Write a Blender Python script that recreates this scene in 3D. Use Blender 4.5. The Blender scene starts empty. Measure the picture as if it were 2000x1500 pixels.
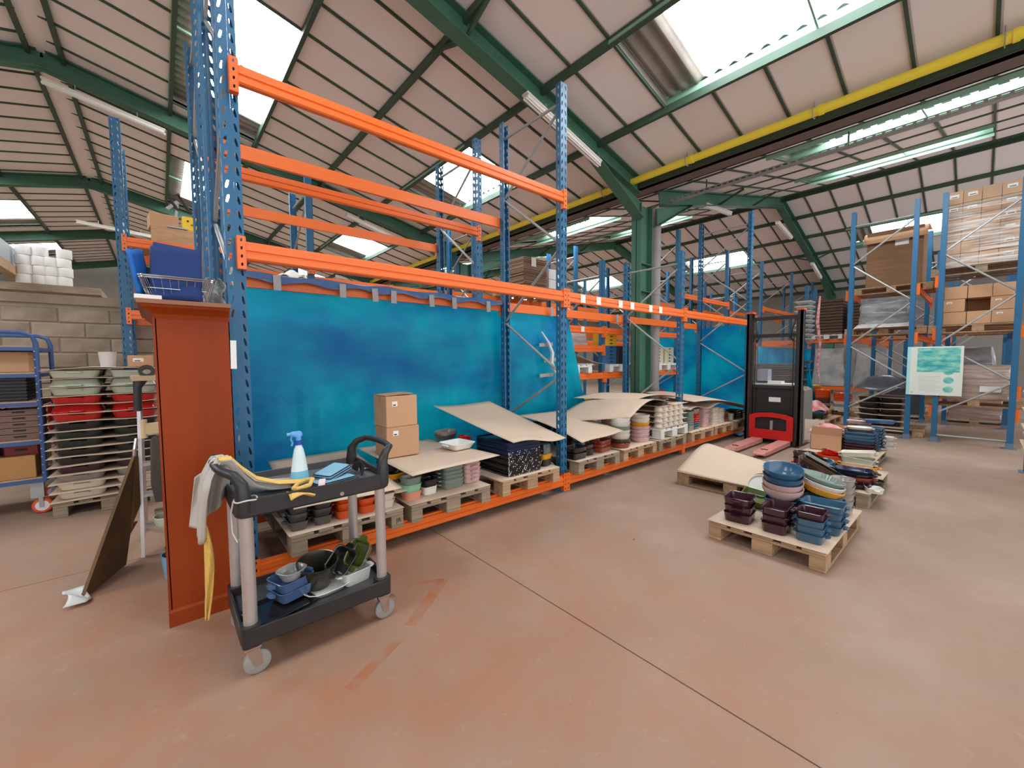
import bpy, bmesh, math, random
from mathutils import Vector, Matrix, Euler
import mathutils
PI = math.pi
S = bpy.context.scene
COL = S.collection
R = random.Random(7)

# ------------------------------------------------------------ camera, world, light, exposure
def make_camera():
    yaw, pit, rol = 0.7126, -0.0586, -0.0072
    cy, sy, cp, sp = math.cos(yaw), math.sin(yaw), math.cos(pit), math.sin(pit)
    f = Vector((sy*cp, cy*cp, sp)); r = Vector((cy, -sy, 0)); u = r.cross(f)
    cr, sr = math.cos(rol), math.sin(rol)
    r, u = cr*r + sr*u, -sr*r + cr*u
    cam = bpy.data.cameras.new('camera'); o = bpy.data.objects.new('camera', cam)
    COL.objects.link(o)
    m = Matrix((r, u, -f)).transposed().to_4x4(); m.translation = Vector((-.3914, -3.0889, 1.5))
    o.matrix_world = m
    cam.sensor_width = 36; cam.lens = 36*795.57/2000; cam.clip_start = .05; cam.clip_end = 200
    S.camera = o
make_camera()
w = bpy.data.worlds.new('world'); S.world = w; w.use_nodes = True
bg = w.node_tree.nodes['Background']; bg.inputs[0].default_value = (.90, .95, 1.0, 1); bg.inputs[1].default_value = 1.15
S.view_settings.view_transform = 'Standard'; S.view_settings.look = 'None'
S.view_settings.gamma = 1; S.view_settings.use_curve_mapping = False
S.view_settings.exposure = 0.9
SKY_STRENGTH = 9.0

# ------------------------------------------------------------ materials
def lin(c):
    return tuple(((v/255)/12.92 if v/255 <= .04045 else ((v/255+.055)/1.055)**2.4) for v in c)
MATS = {}
def mat(name, col, rough=.6, metal=0, var=0, vscale=8, bump=0, bscale=40, stretch=None, rnd=0, coat=0, spec=.5, col2=None):
    """procedural material; col is sRGB 0-255; var = noise blend to col2, rnd = per-object value shift"""
    if name in MATS: return MATS[name]
    m = bpy.data.materials.new(name); m.use_nodes = True; nt = m.node_tree; n = nt.nodes; l = nt.links
    p = n['Principled BSDF']; c = lin(col)
    p.inputs['Base Color'].default_value = (*c, 1); p.inputs['Roughness'].default_value = rough
    p.inputs['Metallic'].default_value = metal; p.inputs['Specular IOR Level'].default_value = spec
    p.inputs['Coat Weight'].default_value = coat; p.inputs['Coat Roughness'].default_value = .08
    tc = n.new('ShaderNodeTexCoord'); mp = n.new('ShaderNodeMapping'); l.new(tc.outputs['Object'], mp.inputs[0])
    if stretch: mp.inputs['Scale'].default_value = stretch
    out = None
    if var:
        nz = n.new('ShaderNodeTexNoise'); nz.inputs['Scale'].default_value = vscale; nz.inputs['Detail'].default_value = 5
        nz.inputs['Roughness'].default_value = .6
        l.new(mp.outputs[0], nz.inputs['Vector'])
        rp = n.new('ShaderNodeMapRange'); rp.inputs['From Min'].default_value = .3; rp.inputs['From Max'].default_value = .7
        rp.inputs['To Max'].default_value = var; l.new(nz.outputs[0], rp.inputs['Value'])
        mx = n.new('ShaderNodeMix'); mx.data_type = 'RGBA'; l.new(rp.outputs[0], mx.inputs['Factor'])
        mx.inputs[6].default_value = (*c, 1)
        c2 = lin(col2) if col2 else tuple(v*.55 for v in c); mx.inputs[7].default_value = (*c2, 1)
        out = mx.outputs[2]; l.new(out, p.inputs['Base Color'])
    if rnd:
        oi = n.new('ShaderNodeObjectInfo'); mr = n.new('ShaderNodeMapRange')
        mr.inputs['To Min'].default_value = 1-rnd; mr.inputs['To Max'].default_value = 1+rnd
        l.new(oi.outputs['Random'], mr.inputs['Value'])
        hs = n.new('ShaderNodeHueSaturation'); l.new(mr.outputs[0], hs.inputs['Value'])
        if out: l.new(out, hs.inputs['Color'])
        else: hs.inputs['Color'].default_value = (*c, 1)
        l.new(hs.outputs[0], p.inputs['Base Color'])
    if bump:
        nb = n.new('ShaderNodeTexNoise'); nb.inputs['Scale'].default_value = bscale; nb.inputs['Detail'].default_value = 4
        l.new(mp.outputs[0], nb.inputs['Vector'])
        bp = n.new('ShaderNodeBump'); bp.inputs['Strength'].default_value = bump; bp.inputs['Distance'].default_value = .01
        l.new(nb.outputs[0], bp.inputs['Height']); l.new(bp.outputs[0], p.inputs['Normal'])
    MATS[name] = m; return m

ORANGE = mat('orange_steel', (238, 112, 34), .38, var=.35, vscale=6, stretch=(.4, 6, 6), col2=(214, 92, 30), rnd=.06)
BLUE = mat('blue_steel', (30, 96, 136), .45, var=.35, vscale=5, col2=(44, 84, 112))
GALV = mat('galvanised_steel', (168, 168, 166), .42, metal=.35, var=.3, vscale=20, col2=(130, 128, 125))
GREEN = mat('green_painted_steel', (66, 112, 88), .55, var=.5, vscale=3, col2=(48, 84, 66), bump=.1)
GREENL = mat('pale_green_purlin', (138, 176, 152), .6, var=.3, vscale=3)
DGREEN = mat('dark_green_batten', (58, 84, 66), .6, var=.5, vscale=1.5, col2=(52, 58, 50))
PANEL = mat('ceiling_panel', (236, 228, 224), .75, var=.18, vscale=1.2, col2=(224, 210, 202), bump=.05, bscale=12, rnd=.05)
YELLOWP = mat('yellow_pipe_paint', (246, 222, 64), .45, var=.2, vscale=4, col2=(232, 200, 50))
KRAFT = mat('kraft_board', (205, 180, 156), .8, var=.25, vscale=3, col2=(190, 164, 140), bump=.04, rnd=.04)
BOX = mat('cardboard', (196, 150, 112), .8, var=.2, vscale=4, col2=(180, 134, 98), rnd=.06)
WOOD = mat('pallet_wood', (186, 150, 112), .8, var=.7, vscale=5, stretch=(1, 6, 6), col2=(134, 104, 78), bump=.15, bscale=30, rnd=.16)
WOODG = mat('grey_pallet_wood', (158, 138, 114), .85, var=.7, vscale=5, stretch=(1, 6, 6), col2=(112, 96, 78), bump=.15, bscale=30, rnd=.16)
WOODW = mat('white_pallet_paint', (226, 222, 214), .75, var=.4, vscale=8, col2=(190, 182, 170), rnd=.05)
BLACK = mat('black_plastic', (34, 33, 34), .42, var=.3, vscale=10, col2=(60, 56, 54))
BLACKM = mat('black_steel', (42, 38, 37), .45, var=.3, vscale=6, col2=(58, 52, 48))
ALU = mat('aluminium', (196, 190, 186), .32, metal=.6, var=.3, vscale=14, col2=(160, 154, 150))
CHROME = mat('chrome', (205, 205, 205), .18, metal=1)
RUBBER = mat('grey_rubber', (150, 145, 140), .6, var=.3, vscale=20)
RED = mat('red_paint', (206, 34, 30), .35, var=.25, vscale=6, col2=(180, 26, 26))
REDW = mat('worn_red_paint', (190, 110, 100), .6, var=.8, vscale=16, stretch=(1, 1, 1), col2=(206, 150, 138))
WHITE = mat('white_paper', (232, 228, 222), .7)
INK = mat('black_ink', (28, 26, 26), .7)
GREYT = mat('grey_tape', (150, 148, 146), .5, var=.2, vscale=20)
SCREEN = None

# ------------------------------------------------------------ mesh collector
class M:
    def __init__(s): s.v = []; s.f = []
    def add(s, vs, fs):
        b = len(s.v); s.v += [tuple(v) for v in vs]; s.f += [tuple(b+i for i in f) for f in fs]; return s
    def box(s, x0, x1, y0, y1, z0, z1, mtx=None):
        vs = [Vector((x, y, z)) for z in (z0, z1) for y in (y0, y1) for x in (x0, x1)]
        if mtx is not None: vs = [mtx @ v for v in vs]
        return s.add(vs, [(0, 2, 3, 1), (4, 5, 7, 6), (0, 1, 5, 4), (2, 6, 7, 3), (0, 4, 6, 2), (1, 3, 7, 5)])
    def bar(s, p0, p1, w, h, up=(0, 0, 1)):
        p0, p1 = Vector(p0), Vector(p1); d = (p1-p0); L = d.length; d.normalize(); up = Vector(up)
        a = d.cross(up)
        if a.length < 1e-4: a = d.cross(Vector((1, 0, 0)))
        a.normalize(); b = a.cross(d)
        m = Matrix((d, a, b)).transposed().to_4x4(); m.translation = p0
        return s.box(0, L, -w/2, w/2, -h/2, h/2, m)
    def tube(s, pts, r, n=8, caps=True, closed=False):
        pts = [Vector(p) for p in pts]; k = len(pts); rs = r if isinstance(r, (list, tuple)) else [r]*k
        b = len(s.v); t0 = (pts[1]-pts[0]).normalized(); nrm = t0.orthogonal().normalized(); prev = t0
        for i, p in enumerate(pts):
            if closed: t = (pts[(i+1) % k]-pts[i-1]).normalized()
            else: t = (pts[min(i+1, k-1)]-pts[max(i-1, 0)]).normalized()
            q = prev.rotation_difference(t); nrm = q @ nrm; nrm = (nrm-t*nrm.dot(t)).normalized(); prev = t; bi = t.cross(nrm)
            for j in range(n):
                a = 2*PI*j/n; s.v.append(tuple(p+rs[i]*(math.cos(a)*nrm+math.sin(a)*bi)))
        for i in range(k if closed else k-1):
            for j in range(n):
                i2 = (i+1) % k
                s.f.append((b+i*n+j, b+i*n+(j+1) % n, b+i2*n+(j+1) % n, b+i2*n+j))
        if caps and not closed:
            s.f.append(tuple(b+j for j in reversed(range(n)))); s.f.append(tuple(b+(k-1)*n+j for j in range(n)))
        return s
    def cyl(s, p0, p1, r, n=16): return s.tube([p0, p1], r, n)
    def lathe(s, prof, n=24, c=(0, 0, 0), flute=0, nfl=0, close=True):
        """prof: list of (r, z); flute = radial ripple fraction"""
        b = len(s.v); k = len(prof)
        for (r, z) in prof:
            for j in range(n):
                a = 2*PI*j/n; rr = r*(1+flute*math.cos(nfl*a)) if flute else r
                s.v.append((c[0]+rr*math.cos(a), c[1]+rr*math.sin(a), c[2]+z))
        for i in range(k-1):
            for j in range(n): s.f.append((b+i*n+j, b+i*n+(j+1) % n, b+(i+1)*n+(j+1) % n, b+(i+1)*n+j))
        if close:
            s.f.append(tuple(b+j for j in reversed(range(n)))); s.f.append(tuple(b+(k-1)*n+j for j in range(n)))
        return s
    def loops(s, loops, cap0=True, cap1=True):
        """loft between equal-length closed loops"""
        b = len(s.v); n = len(loops[0])
        for lp in loops: s.v += [tuple(v) for v in lp]
        for i in range(len(loops)-1):
            for j in range(n): s.f.append((b+i*n+j, b+i*n+(j+1) % n, b+(i+1)*n+(j+1) % n, b+(i+1)*n+j))
        if cap0: s.f.append(tuple(b+j for j in reversed(range(n))))
        if cap1: s.f.append(tuple(b+(len(loops)-1)*n+j for j in range(n)))
        return s
    def grid(s, nx, ny, fn):
        b = len(s.v)
        for j in range(ny+1):
            for i in range(nx+1): s.v.append(tuple(fn(i/nx, j/ny)))
        for j in range(ny):
            for i in range(nx):
                a = b+j*(nx+1)+i; s.f.append((a, a+1, a+nx+2, a+nx+1))
        return s
    def extrude_x(s, prof, x0, x1):
        a = [(x0, y, z) for y, z in prof]; b_ = [(x1, y, z) for y, z in prof]
        return s.loops([a, b_])
    def xf(s, m): s.v = [tuple(m @ Vector(v)) for v in s.v]; return s
    def mesh(s, name, smooth=False):
        me = bpy.data.meshes.new(name); me.from_pydata(s.v, [], s.f); me.validate()
        bm = bmesh.new(); bm.from_mesh(me); bmesh.ops.recalc_face_normals(bm, faces=bm.faces)
        if smooth:
            for f in bm.faces: f.smooth = True
            for e in bm.edges:
                if len(e.link_faces) == 2 and e.calc_face_angle(0) > .6: e.smooth = False
        bm.to_mesh(me); bm.free()
        return me

def T(x=0, y=0, z=0, rz=0, rx=0, ry=0): return Matrix.Translation((x, y, z)) @ Euler((rx, ry, rz)).to_matrix().to_4x4()
def obj(name, m, material, parent=None, loc=(0, 0, 0), rot=(0, 0, 0), smooth=False, label=None, thick=0):
    me = m.mesh(name, smooth) if isinstance(m, M) else m
    if material and not me.materials: me.materials.append(material)
    o = bpy.data.objects.new(name, me); COL.objects.link(o); o.location = loc; o.rotation_euler = rot
    if parent: o.parent = parent
    if label: o['label'] = label
    if thick:
        md = o.modifiers.new('thick', 'SOLIDIFY'); md.thickness = thick; md.offset = 0
    return o
def tag(o, label, cat, group=None):
    o['label'] = label; o['category'] = cat
    if group: o['group'] = group
    return o
def thing(name, label, cat, loc=(0, 0, 0), rz=0, group=None, rot=None):
    o = bpy.data.objects.new(name, None); COL.objects.link(o); o.location = loc
    o.rotation_euler = rot if rot else (0, 0, rz); o.empty_display_size = .1
    return tag(o, label, cat, group)
def struct(o): o['kind'] = 'structure'; return o
def empty_struct(name):
    o = bpy.data.objects.new(name, None); COL.objects.link(o); o['kind'] = 'structure'; return o
def kids(o): return [c for c in CH.get(o.name, [])]
CH = {}
def dup(o, parent=None, loc=None, rot=None, label=None, group=None):
    c = o.copy(); COL.objects.link(c); c.parent = parent
    if loc is not None: c.location = loc
    if rot is not None: c.rotation_euler = rot
    if label: c['label'] = label
    if group: c['group'] = group
    for k in list(o.children): dup(k, c)
    return c
ORD = ['bottom', 'second', 'third', 'fourth', 'fifth', 'sixth', 'seventh', 'eighth', 'ninth', 'tenth', 'eleventh', 'twelfth', 'thirteenth',
       'fourteenth', 'fifteenth', 'sixteenth', 'seventeenth', 'eighteenth', 'nineteenth', 'twentieth']
def nth(i, n):
    if i == 0: return 'lowest'
    if i == n-1: return 'topmost'
    return ORD[i]+' up'

# ------------------------------------------------------------ floor
def floor_mat():
    m = bpy.data.materials.new('dusty_concrete'); m.use_nodes = True; n = m.node_tree.nodes; l = m.node_tree.links
    p = n['Principled BSDF']; tc = n.new('ShaderNodeTexCoord')
    def noise(sc, det=6, ro=.6):
        z = n.new('ShaderNodeTexNoise'); z.inputs['Scale'].default_value = sc; z.inputs['Detail'].default_value = det
        z.inputs['Roughness'].default_value = ro; l.new(tc.outputs['Object'], z.inputs['Vector']); return z
    def ramp(src, stops):
        r = n.new('ShaderNodeValToRGB'); e = r.color_ramp.elements
        while len(e) < len(stops): e.new(.5)
        for k, (pos, c) in enumerate(stops): e[k].position = pos; e[k].color = (*c, 1) if len(c) == 3 else c
        l.new(src, r.inputs[0]); return r
    base = ramp(noise(.9, 8).outputs[0], [(.3, lin((144, 121, 104))), (.55, lin((156, 133, 116))), (.75, lin((168, 147, 131)))])
    # orange clay dust, denser on the trodden ground near the first upright
    gr = n.new('ShaderNodeVectorMath'); gr.operation = 'DISTANCE'; l.new(tc.outputs['Object'], gr.inputs[0]); gr.inputs[1].default_value = (-.9, -1.6, 0)
    mr = n.new('ShaderNodeMapRange'); mr.inputs['From Min'].default_value = .5; mr.inputs['From Max'].default_value = 5.2
    mr.inputs['To Min'].default_value = .9; mr.inputs['To Max'].default_value = .06; l.new(gr.outputs['Value'], mr.inputs['Value'])
    pt = ramp(noise(1.6, 9, .65).outputs[0], [(.30, (.15, .15, .15)), (.62, (1, 1, 1))])
    mu = n.new('ShaderNodeMath'); mu.operation = 'MULTIPLY'; l.new(mr.outputs[0], mu.inputs[0]); l.new(pt.outputs[0], mu.inputs[1])
    mx = n.new('ShaderNodeMix'); mx.data_type = 'RGBA'; l.new(mu.outputs[0], mx.inputs['Factor']); l.new(base.outputs[0], mx.inputs[6])
    mx.inputs[7].default_value = (*lin((164, 106, 72)), 1)
    # pale scuffs and dark specks
    sc = ramp(noise(14, 4).outputs[0], [(.62, (0, 0, 0)), (.72, (.35, .35, .35))])
    mx2 = n.new('ShaderNodeMix'); mx2.data_type = 'RGBA'; l.new(sc.outputs[0], mx2.inputs['Factor']); l.new(mx.outputs[2], mx2.inputs[6])
    mx2.inputs[7].default_value = (*lin((178, 151, 131)), 1)
    vo = n.new('ShaderNodeTexVoronoi'); vo.inputs['Scale'].default_value = 1.7; l.new(tc.outputs['Object'], vo.inputs['Vector'])
    sp = ramp(vo.outputs['Distance'], [(.012, (1, 1, 1)), (.022, (0, 0, 0))])
    mx3 = n.new('ShaderNodeMix'); mx3.data_type = 'RGBA'; l.new(sp.outputs[0], mx3.inputs['Factor']); l.new(mx2.outputs[2], mx3.inputs[6])
    mx3.inputs[7].default_value = (*lin((96, 62, 44)), 1)
    l.new(mx3.outputs[2], p.inputs['Base Color'])
    p.inputs['Roughness'].default_value = .62; p.inputs['Specular IOR Level'].default_value = .35
    bp = n.new('ShaderNodeBump'); bp.inputs['Strength'].default_value = .12; bp.inputs['Distance'].default_value = .01
    l.new(noise(35, 6).outputs[0], bp.inputs['Height']); l.new(bp.outputs[0], p.inputs['Normal'])
    return m
FL = floor_mat()
# slabs with sawn joints at x = 1.38 and y = 1.09
fl = empty_struct('floor')
gx = [-10.2, 1.377, 7.4, 13.4, 21.6]; gy = [-9, 1.092, 7.1, 13.1, 19.1, 26.4]
for i in range(4):
    for j in range(5):
        g = .004
        m = M().box(gx[i]+g, gx[i+1]-g, gy[j]+g, gy[j+1]-g, -.2, 0); obj('concrete_slab', m, FL, fl)
obj('joint_bed', M().box(-10.2, 21.6, -9, 26.4, -.25, -.004), mat('dark_joint', (92, 66, 50), .9), fl)
# worn orange paint lines by the trolley
m = M()
for (a, b, wd) in [((.62, -1.02), (1.02, -.72), .07), ((.2, -1.25), (.56, -1.06), .06), ((1.02, -.72), (.80, -.62), .03)]:
    m.bar((a[0], a[1], .0008), (b[0], b[1], .0008), wd, .001)
def worn_mat():
    mm = bpy.data.materials.new('worn_orange_marking'); mm.use_nodes = True; n = mm.node_tree.nodes; l = mm.node_tree.links
    p = n['Principled BSDF']; p.inputs['Base Color'].default_value = (*lin((214, 112, 56)), 1); p.inputs['Roughness'].default_value = .7
    z = n.new('ShaderNodeTexNoise'); z.inputs['Scale'].default_value = 9; z.inputs['Detail'].default_value = 6
    tc = n.new('ShaderNodeTexCoord'); l.new(tc.outputs['Object'], z.inputs['Vector'])
    r = n.new('ShaderNodeValToRGB'); r.color_ramp.elements[0].position = .36; r.color_ramp.elements[1].position = .7
    r.color_ramp.elements[1].color = (.2, .2, .2, 1)
    l.new(z.outputs[0], r.inputs[0]); l.new(r.outputs[0], p.inputs['Alpha']); return mm
obj('painted_marking', m, worn_mat(), fl)

# ------------------------------------------------------------ roof
X0, Z0, XR1, ZR1, XV, ZV, XR2, ZR2, XE, ZE = -9.9, 4.6, -1.6, 6.5, 6.6, 4.64, 13.9, 6.3, 20.9, 4.35
YF, YB = -7.85, 25.15
FRAMES = [-4.75, 1.1, 6.95, 12.8, 18.7, 24.6]
def zl(x):
    P_ = [(X0, Z0), (XR1, ZR1), (XV, ZV), (XR2, ZR2), (XE, ZE)]
    for (a, za), (b, zb) in zip(P_, P_[1:]):
        if x <= b: return za+(zb-za)*(x-a)/(b-a)
    return ZE
SKYL = [(-6.88, -5.64, -3.05, -.05), (-6.88, -5.64, 2.95, 5.95), (-6.88, -5.64, 8.95, 11.95), (-6.88, -5.64, 14.95, 17.95), (-6.88, -5.64, 20.35, 22.75), (-.04, 1.24, 14.95, 17.95), (-.04, 1.24, 20.95, 23.35), (3.8, 5.08, 20.95, 23.35), (16.35, 17.6, 20.35, 22.75), (10.95, 12.2, 14.95, 17.95),  # extra rooflights, added to brighten the left and far ceiling
        (-.04, 1.24, 2.95, 6.55), (-.04, 1.24, 8.95, 12.55), (3.8, 5.08, 2.95, 5.35), (3.8, 5.08, 8.95, 11.35), (3.8, 5.08, -3.05, -.05),
        (3.8, 5.08, 14.95, 17.35), (-.04, 1.24, -3.05, -.65),
        (-4.4, -3.12, 2.95, 5.95), (-4.4, -3.12, 8.95, 11.95), (-4.4, -3.12, 14.95, 17.95), (-4.4, -3.12, 20.35, 22.75), (-4.4, -3.12, -3.05, -.05),
        (7.2, 8.45, -3.65, -.65), (7.2, 8.45, 2.95, 5.95), (7.2, 8.45, 8.95, 11.95), (7.2, 8.45, 14.95, 17.95),
        (10.95, 12.2, -3.05, -.05), (10.95, 12.2, 2.95, 5.95), (10.95, 12.2, 8.95, 11.95),
        (16.35, 17.6, -2.45, -.05), (16.35, 17.6, 2.95, 5.95), (16.35, 17.6, 8.95, 11.95), (16.35, 17.6, 14.95, 17.95)]
def skymat():
    m = bpy.data.materials.new('daylit_corrugated_sheet'); m.use_nodes = True; n = m.node_tree.nodes; l = m.node_tree.links
    for k in list(n):
        if k.type == 'BSDF_PRINCIPLED': n.remove(k)
    e = n.new('ShaderNodeEmission'); e.inputs['Strength'].default_value = SKY_STRENGTH
    tc = n.new('ShaderNodeTexCoord'); z = n.new('ShaderNodeTexNoise'); z.inputs['Scale'].default_value = 3; z.inputs['Detail'].default_value = 5
    mp = n.new('ShaderNodeMapping'); mp.inputs['Scale'].default_value = (.5, 2.5, 1)
    l.new(tc.outputs['Object'], mp.inputs[0]); l.new(mp.outputs[0], z.inputs['Vector'])
    r = n.new('ShaderNodeValToRGB'); r.color_ramp.elements[0].position = .3; r.color_ramp.elements[0].color = (.5, .62, .72, 1)
    r.color_ramp.elements[1].position = .55; r.color_ramp.elements[1].color = (.92, .97, 1, 1)
    l.new(z.outputs[0], r.inputs[0]); l.new(r.outputs[0], e.inputs['Color']); l.new(e.outputs[0], n['Material Output'].inputs['Surface'])
    return m
SKYM = skymat()
REVEAL = mat('sooty_corrugated_cement', (158, 146, 136), .8, var=.5, vscale=5)
def slope(xa, xb, purl, name, pd=.1):
    """one roof slope: panels on a grid of purlins (x) and battens (y); children of a 'ceiling' object"""
    c = empty_struct(name)
    xs = [p for p in purl]; lo, hi = min(xa, xb), max(xa, xb)
    ang = math.atan2(zl(xb-1e-4)-zl(xa+1e-4), xb-xa)
    ys = [1.15+.6*k for k in range(-15, 41)]
    cells = []
    for i in range(len(xs)-1):
        for j in range(len(ys)-1):
            xc, yc = (xs[i]+xs[i+1])/2, (ys[j]+ys[j+1])/2
            if any(a < xc < b and ya < yc < yb for a, b, ya, yb in SKYL): continue
            cells.append((xc, yc, xs[i+1]-xs[i]))
    cells.sort(key=lambda q: (q[0]+.39)**2+(q[1]+3.1)**2 if q[1] > -3.5 else 1e6)
    meshes = {}
    rest = M()
    for k, (xc, yc, wd) in enumerate(cells):
        key = round(wd, 3); L = wd/math.cos(ang)
        if k < 298:
            if key not in meshes:
                h = .007
                mm = M().loops([[(-L/2+.02, -.285, 0), (L/2-.02, -.285, 0), (L/2-.02, .285, 0), (-L/2+.02, .285, 0)],
                                [(-L/2+.045, -.265, -h), (L/2-.045, -.265, -h), (L/2-.045, .265, -h), (-L/2+.045, .265, -h)]])
                meshes[key] = mm.mesh('ceiling_panel'); meshes[key].materials.append(PANEL)
            o = obj('ceiling_panel', meshes[key], None, c, (xc, yc, zl(xc)+.004), (0, -ang, 0))
        else:
            mm = M().box(-L/2+.02, L/2-.02, -.285, .285, -.008, 0, T(xc, yc, zl(xc)+.004, ry=-ang)); rest.add(mm.v, mm.f)
    if rest.v:
        o = obj('distant_ceiling_panels', rest, PANEL, c); o['kind'] = 'stuff'
    # roof deck above, with holes at the skylights
    deck = M()
    for i in range(len(xs)-1):
        xc = (xs[i]+xs[i+1])/2
        segs = sorted([(ya, yb) for a, b, ya, yb in SKYL if a < xc < b]); y = ys[0]
        for ya, yb in segs+[(ys[-1], ys[-1])]:
            if ya > y: deck.box(-(xs[i+1]-xs[i])/2/math.cos(ang), (xs[i+1]-xs[i])/2/math.cos(ang), 0, ya-y, .006, .05, T(xc, y, zl(xc), ry=-ang))
            y = yb
    obj('roof_deck', deck, mat('roof_deck_underside', (70, 84, 70), .8), c)
    # battens run down the slope, purlins along the building
    for j, y in enumerate(ys):
        if y < -4: continue
        m = M(); cuts = sorted([(a, b) for a, b, ya, yb in SKYL if ya+.1 < y < yb-.1 and lo-.1 < a and b < hi+.1]); x = lo
        for a, b in cuts+[(hi, hi)]:
            if a > x+.01: m.bar((x, y, zl(x+1e-4)-.006), (a, y, zl(a-1e-4)-.006), .03, .03)
            x = b
        if m.v: obj('ceiling_batten', m, DGREEN, c)
    for x in xs:
        a = M().bar((x, ys[0], zl(x)-pd*.45), (x, ys[-1], zl(x)-pd*.45), .055, pd); obj('purlin', a, DGREEN, c)
    return c
pL = [-1.6-.28-1.24*k for k in range(7)][::-1]; pL = [-8.06, -6.88, -5.64, -4.4, -3.12, -1.74]
slope(X0, XR1, [-9.8]+pL+[], 'ceiling')
slope(XR1, XV, [-1.36, -.04, 1.24, 2.52, 3.8, 5.08, 6.3], 'ceiling')
slope(XV, XR2, [6.68, 7.2, 8.45, 9.7, 10.95, 12.2, 13.7], 'ceiling', .02)
slope(XR2, XE, [14.0, 15.1, 16.35, 17.6, 18.85, 20.1, 20.85], 'ceiling')
for k, (a, b, ya, yb) in enumerate(SKYL):
    wn = empty_struct('window_%d' % (k+1)); ang = math.atan2(zl(b)-zl(a), b-a); L = (b-a)/math.cos(ang); xc, yc = (a+b)/2, (ya+yb)/2
    W = yb-ya; e0, e1 = .18, .5; nw = int((W-e0-e1)/.177*8)
    m = M().grid(2, nw, lambda u, v: (-L/2+u*L, -W/2+e0+v*(W-e0-e1), .15+.028*math.cos(2*PI*(e0+v*(W-e0-e1))/.177)))
    if abs(a+.04) < .01:
        m = M().grid(2, nw, lambda u, v: (-L/2+.26+u*(L-.26), -W/2+e0+v*(W-e0-e1), .15+.028*math.cos(2*PI*(e0+v*(W-e0-e1))/.177)))
    cs = M().grid(2, 8, lambda u, v: (-L/2+u*L, -W/2+v*(e0+.03), .145+.028*math.cos(2*PI*(v*(e0+.03))/.177)))
    cs.grid(2, 24, lambda u, v: (-L/2+u*L, W/2-e1-.03+v*(e1+.03), .145+.028*math.cos(2*PI*(W-e1-.03+v*(e1+.03))/.177)))
    if abs(a+.04) < .01: cs.grid(1, nw, lambda u, v: (-L/2+u*.29, -W/2+e0+v*(W-e0-e1), .145+.028*math.cos(2*PI*(e0+v*(W-e0-e1))/.177)))
    obj('cement_sheet', cs, REVEAL, wn, (xc, yc, zl(xc)), (0, -ang, 0), smooth=True, thick=.006)
    o = obj('corrugated_rooflight_sheet', m, SKYM, wn, (xc, yc, zl(xc)), (0, -ang, 0), smooth=True)
    fr = M()
    fr.box(-L/2-.02, -L/2, -W/2, W/2, -.08, .13); fr.box(L/2, L/2+.02, -W/2, W/2, -.08, .13)
    obj('rooflight_kerb', fr, GREENL, wn, (xc, yc, zl(xc)), (0, -ang, 0))
    # cement-sheet corrugations visible at both ends of the opening
    en = M()
    en.box(-L/2, L/2, -W/2-.02, -W/2, 0, .16); en.box(-L/2, L/2, W/2, W/2+.02, 0, .16)
    obj('rooflight_reveal', en, REVEAL, wn, (xc, yc, zl(xc)), (0, -ang, 0))
    gb = M().bar((-L/2, -W/2+W*.42, .04), (L/2, -W/2+W*.42, .04), .02, .03)
    obj('glazing_bar', gb, GREENL, wn, (xc, yc, zl(xc)), (0, -ang, 0))
obj_r = struct(obj('trim_4', M().box(-1.74, -1.36, YF, YB, 6.455, 6.475), PANEL)); struct(obj('trim_5', M().box(13.7, 14.1, YF, YB, 6.27, 6.3), DGREEN))
struct(obj('added_roof_lid', M().box(-10, 21.2, YF, YB, 6.9, 6.95), DGREEN))  # unseen lid added above the roof, keeps light out of the ridge gaps
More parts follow.
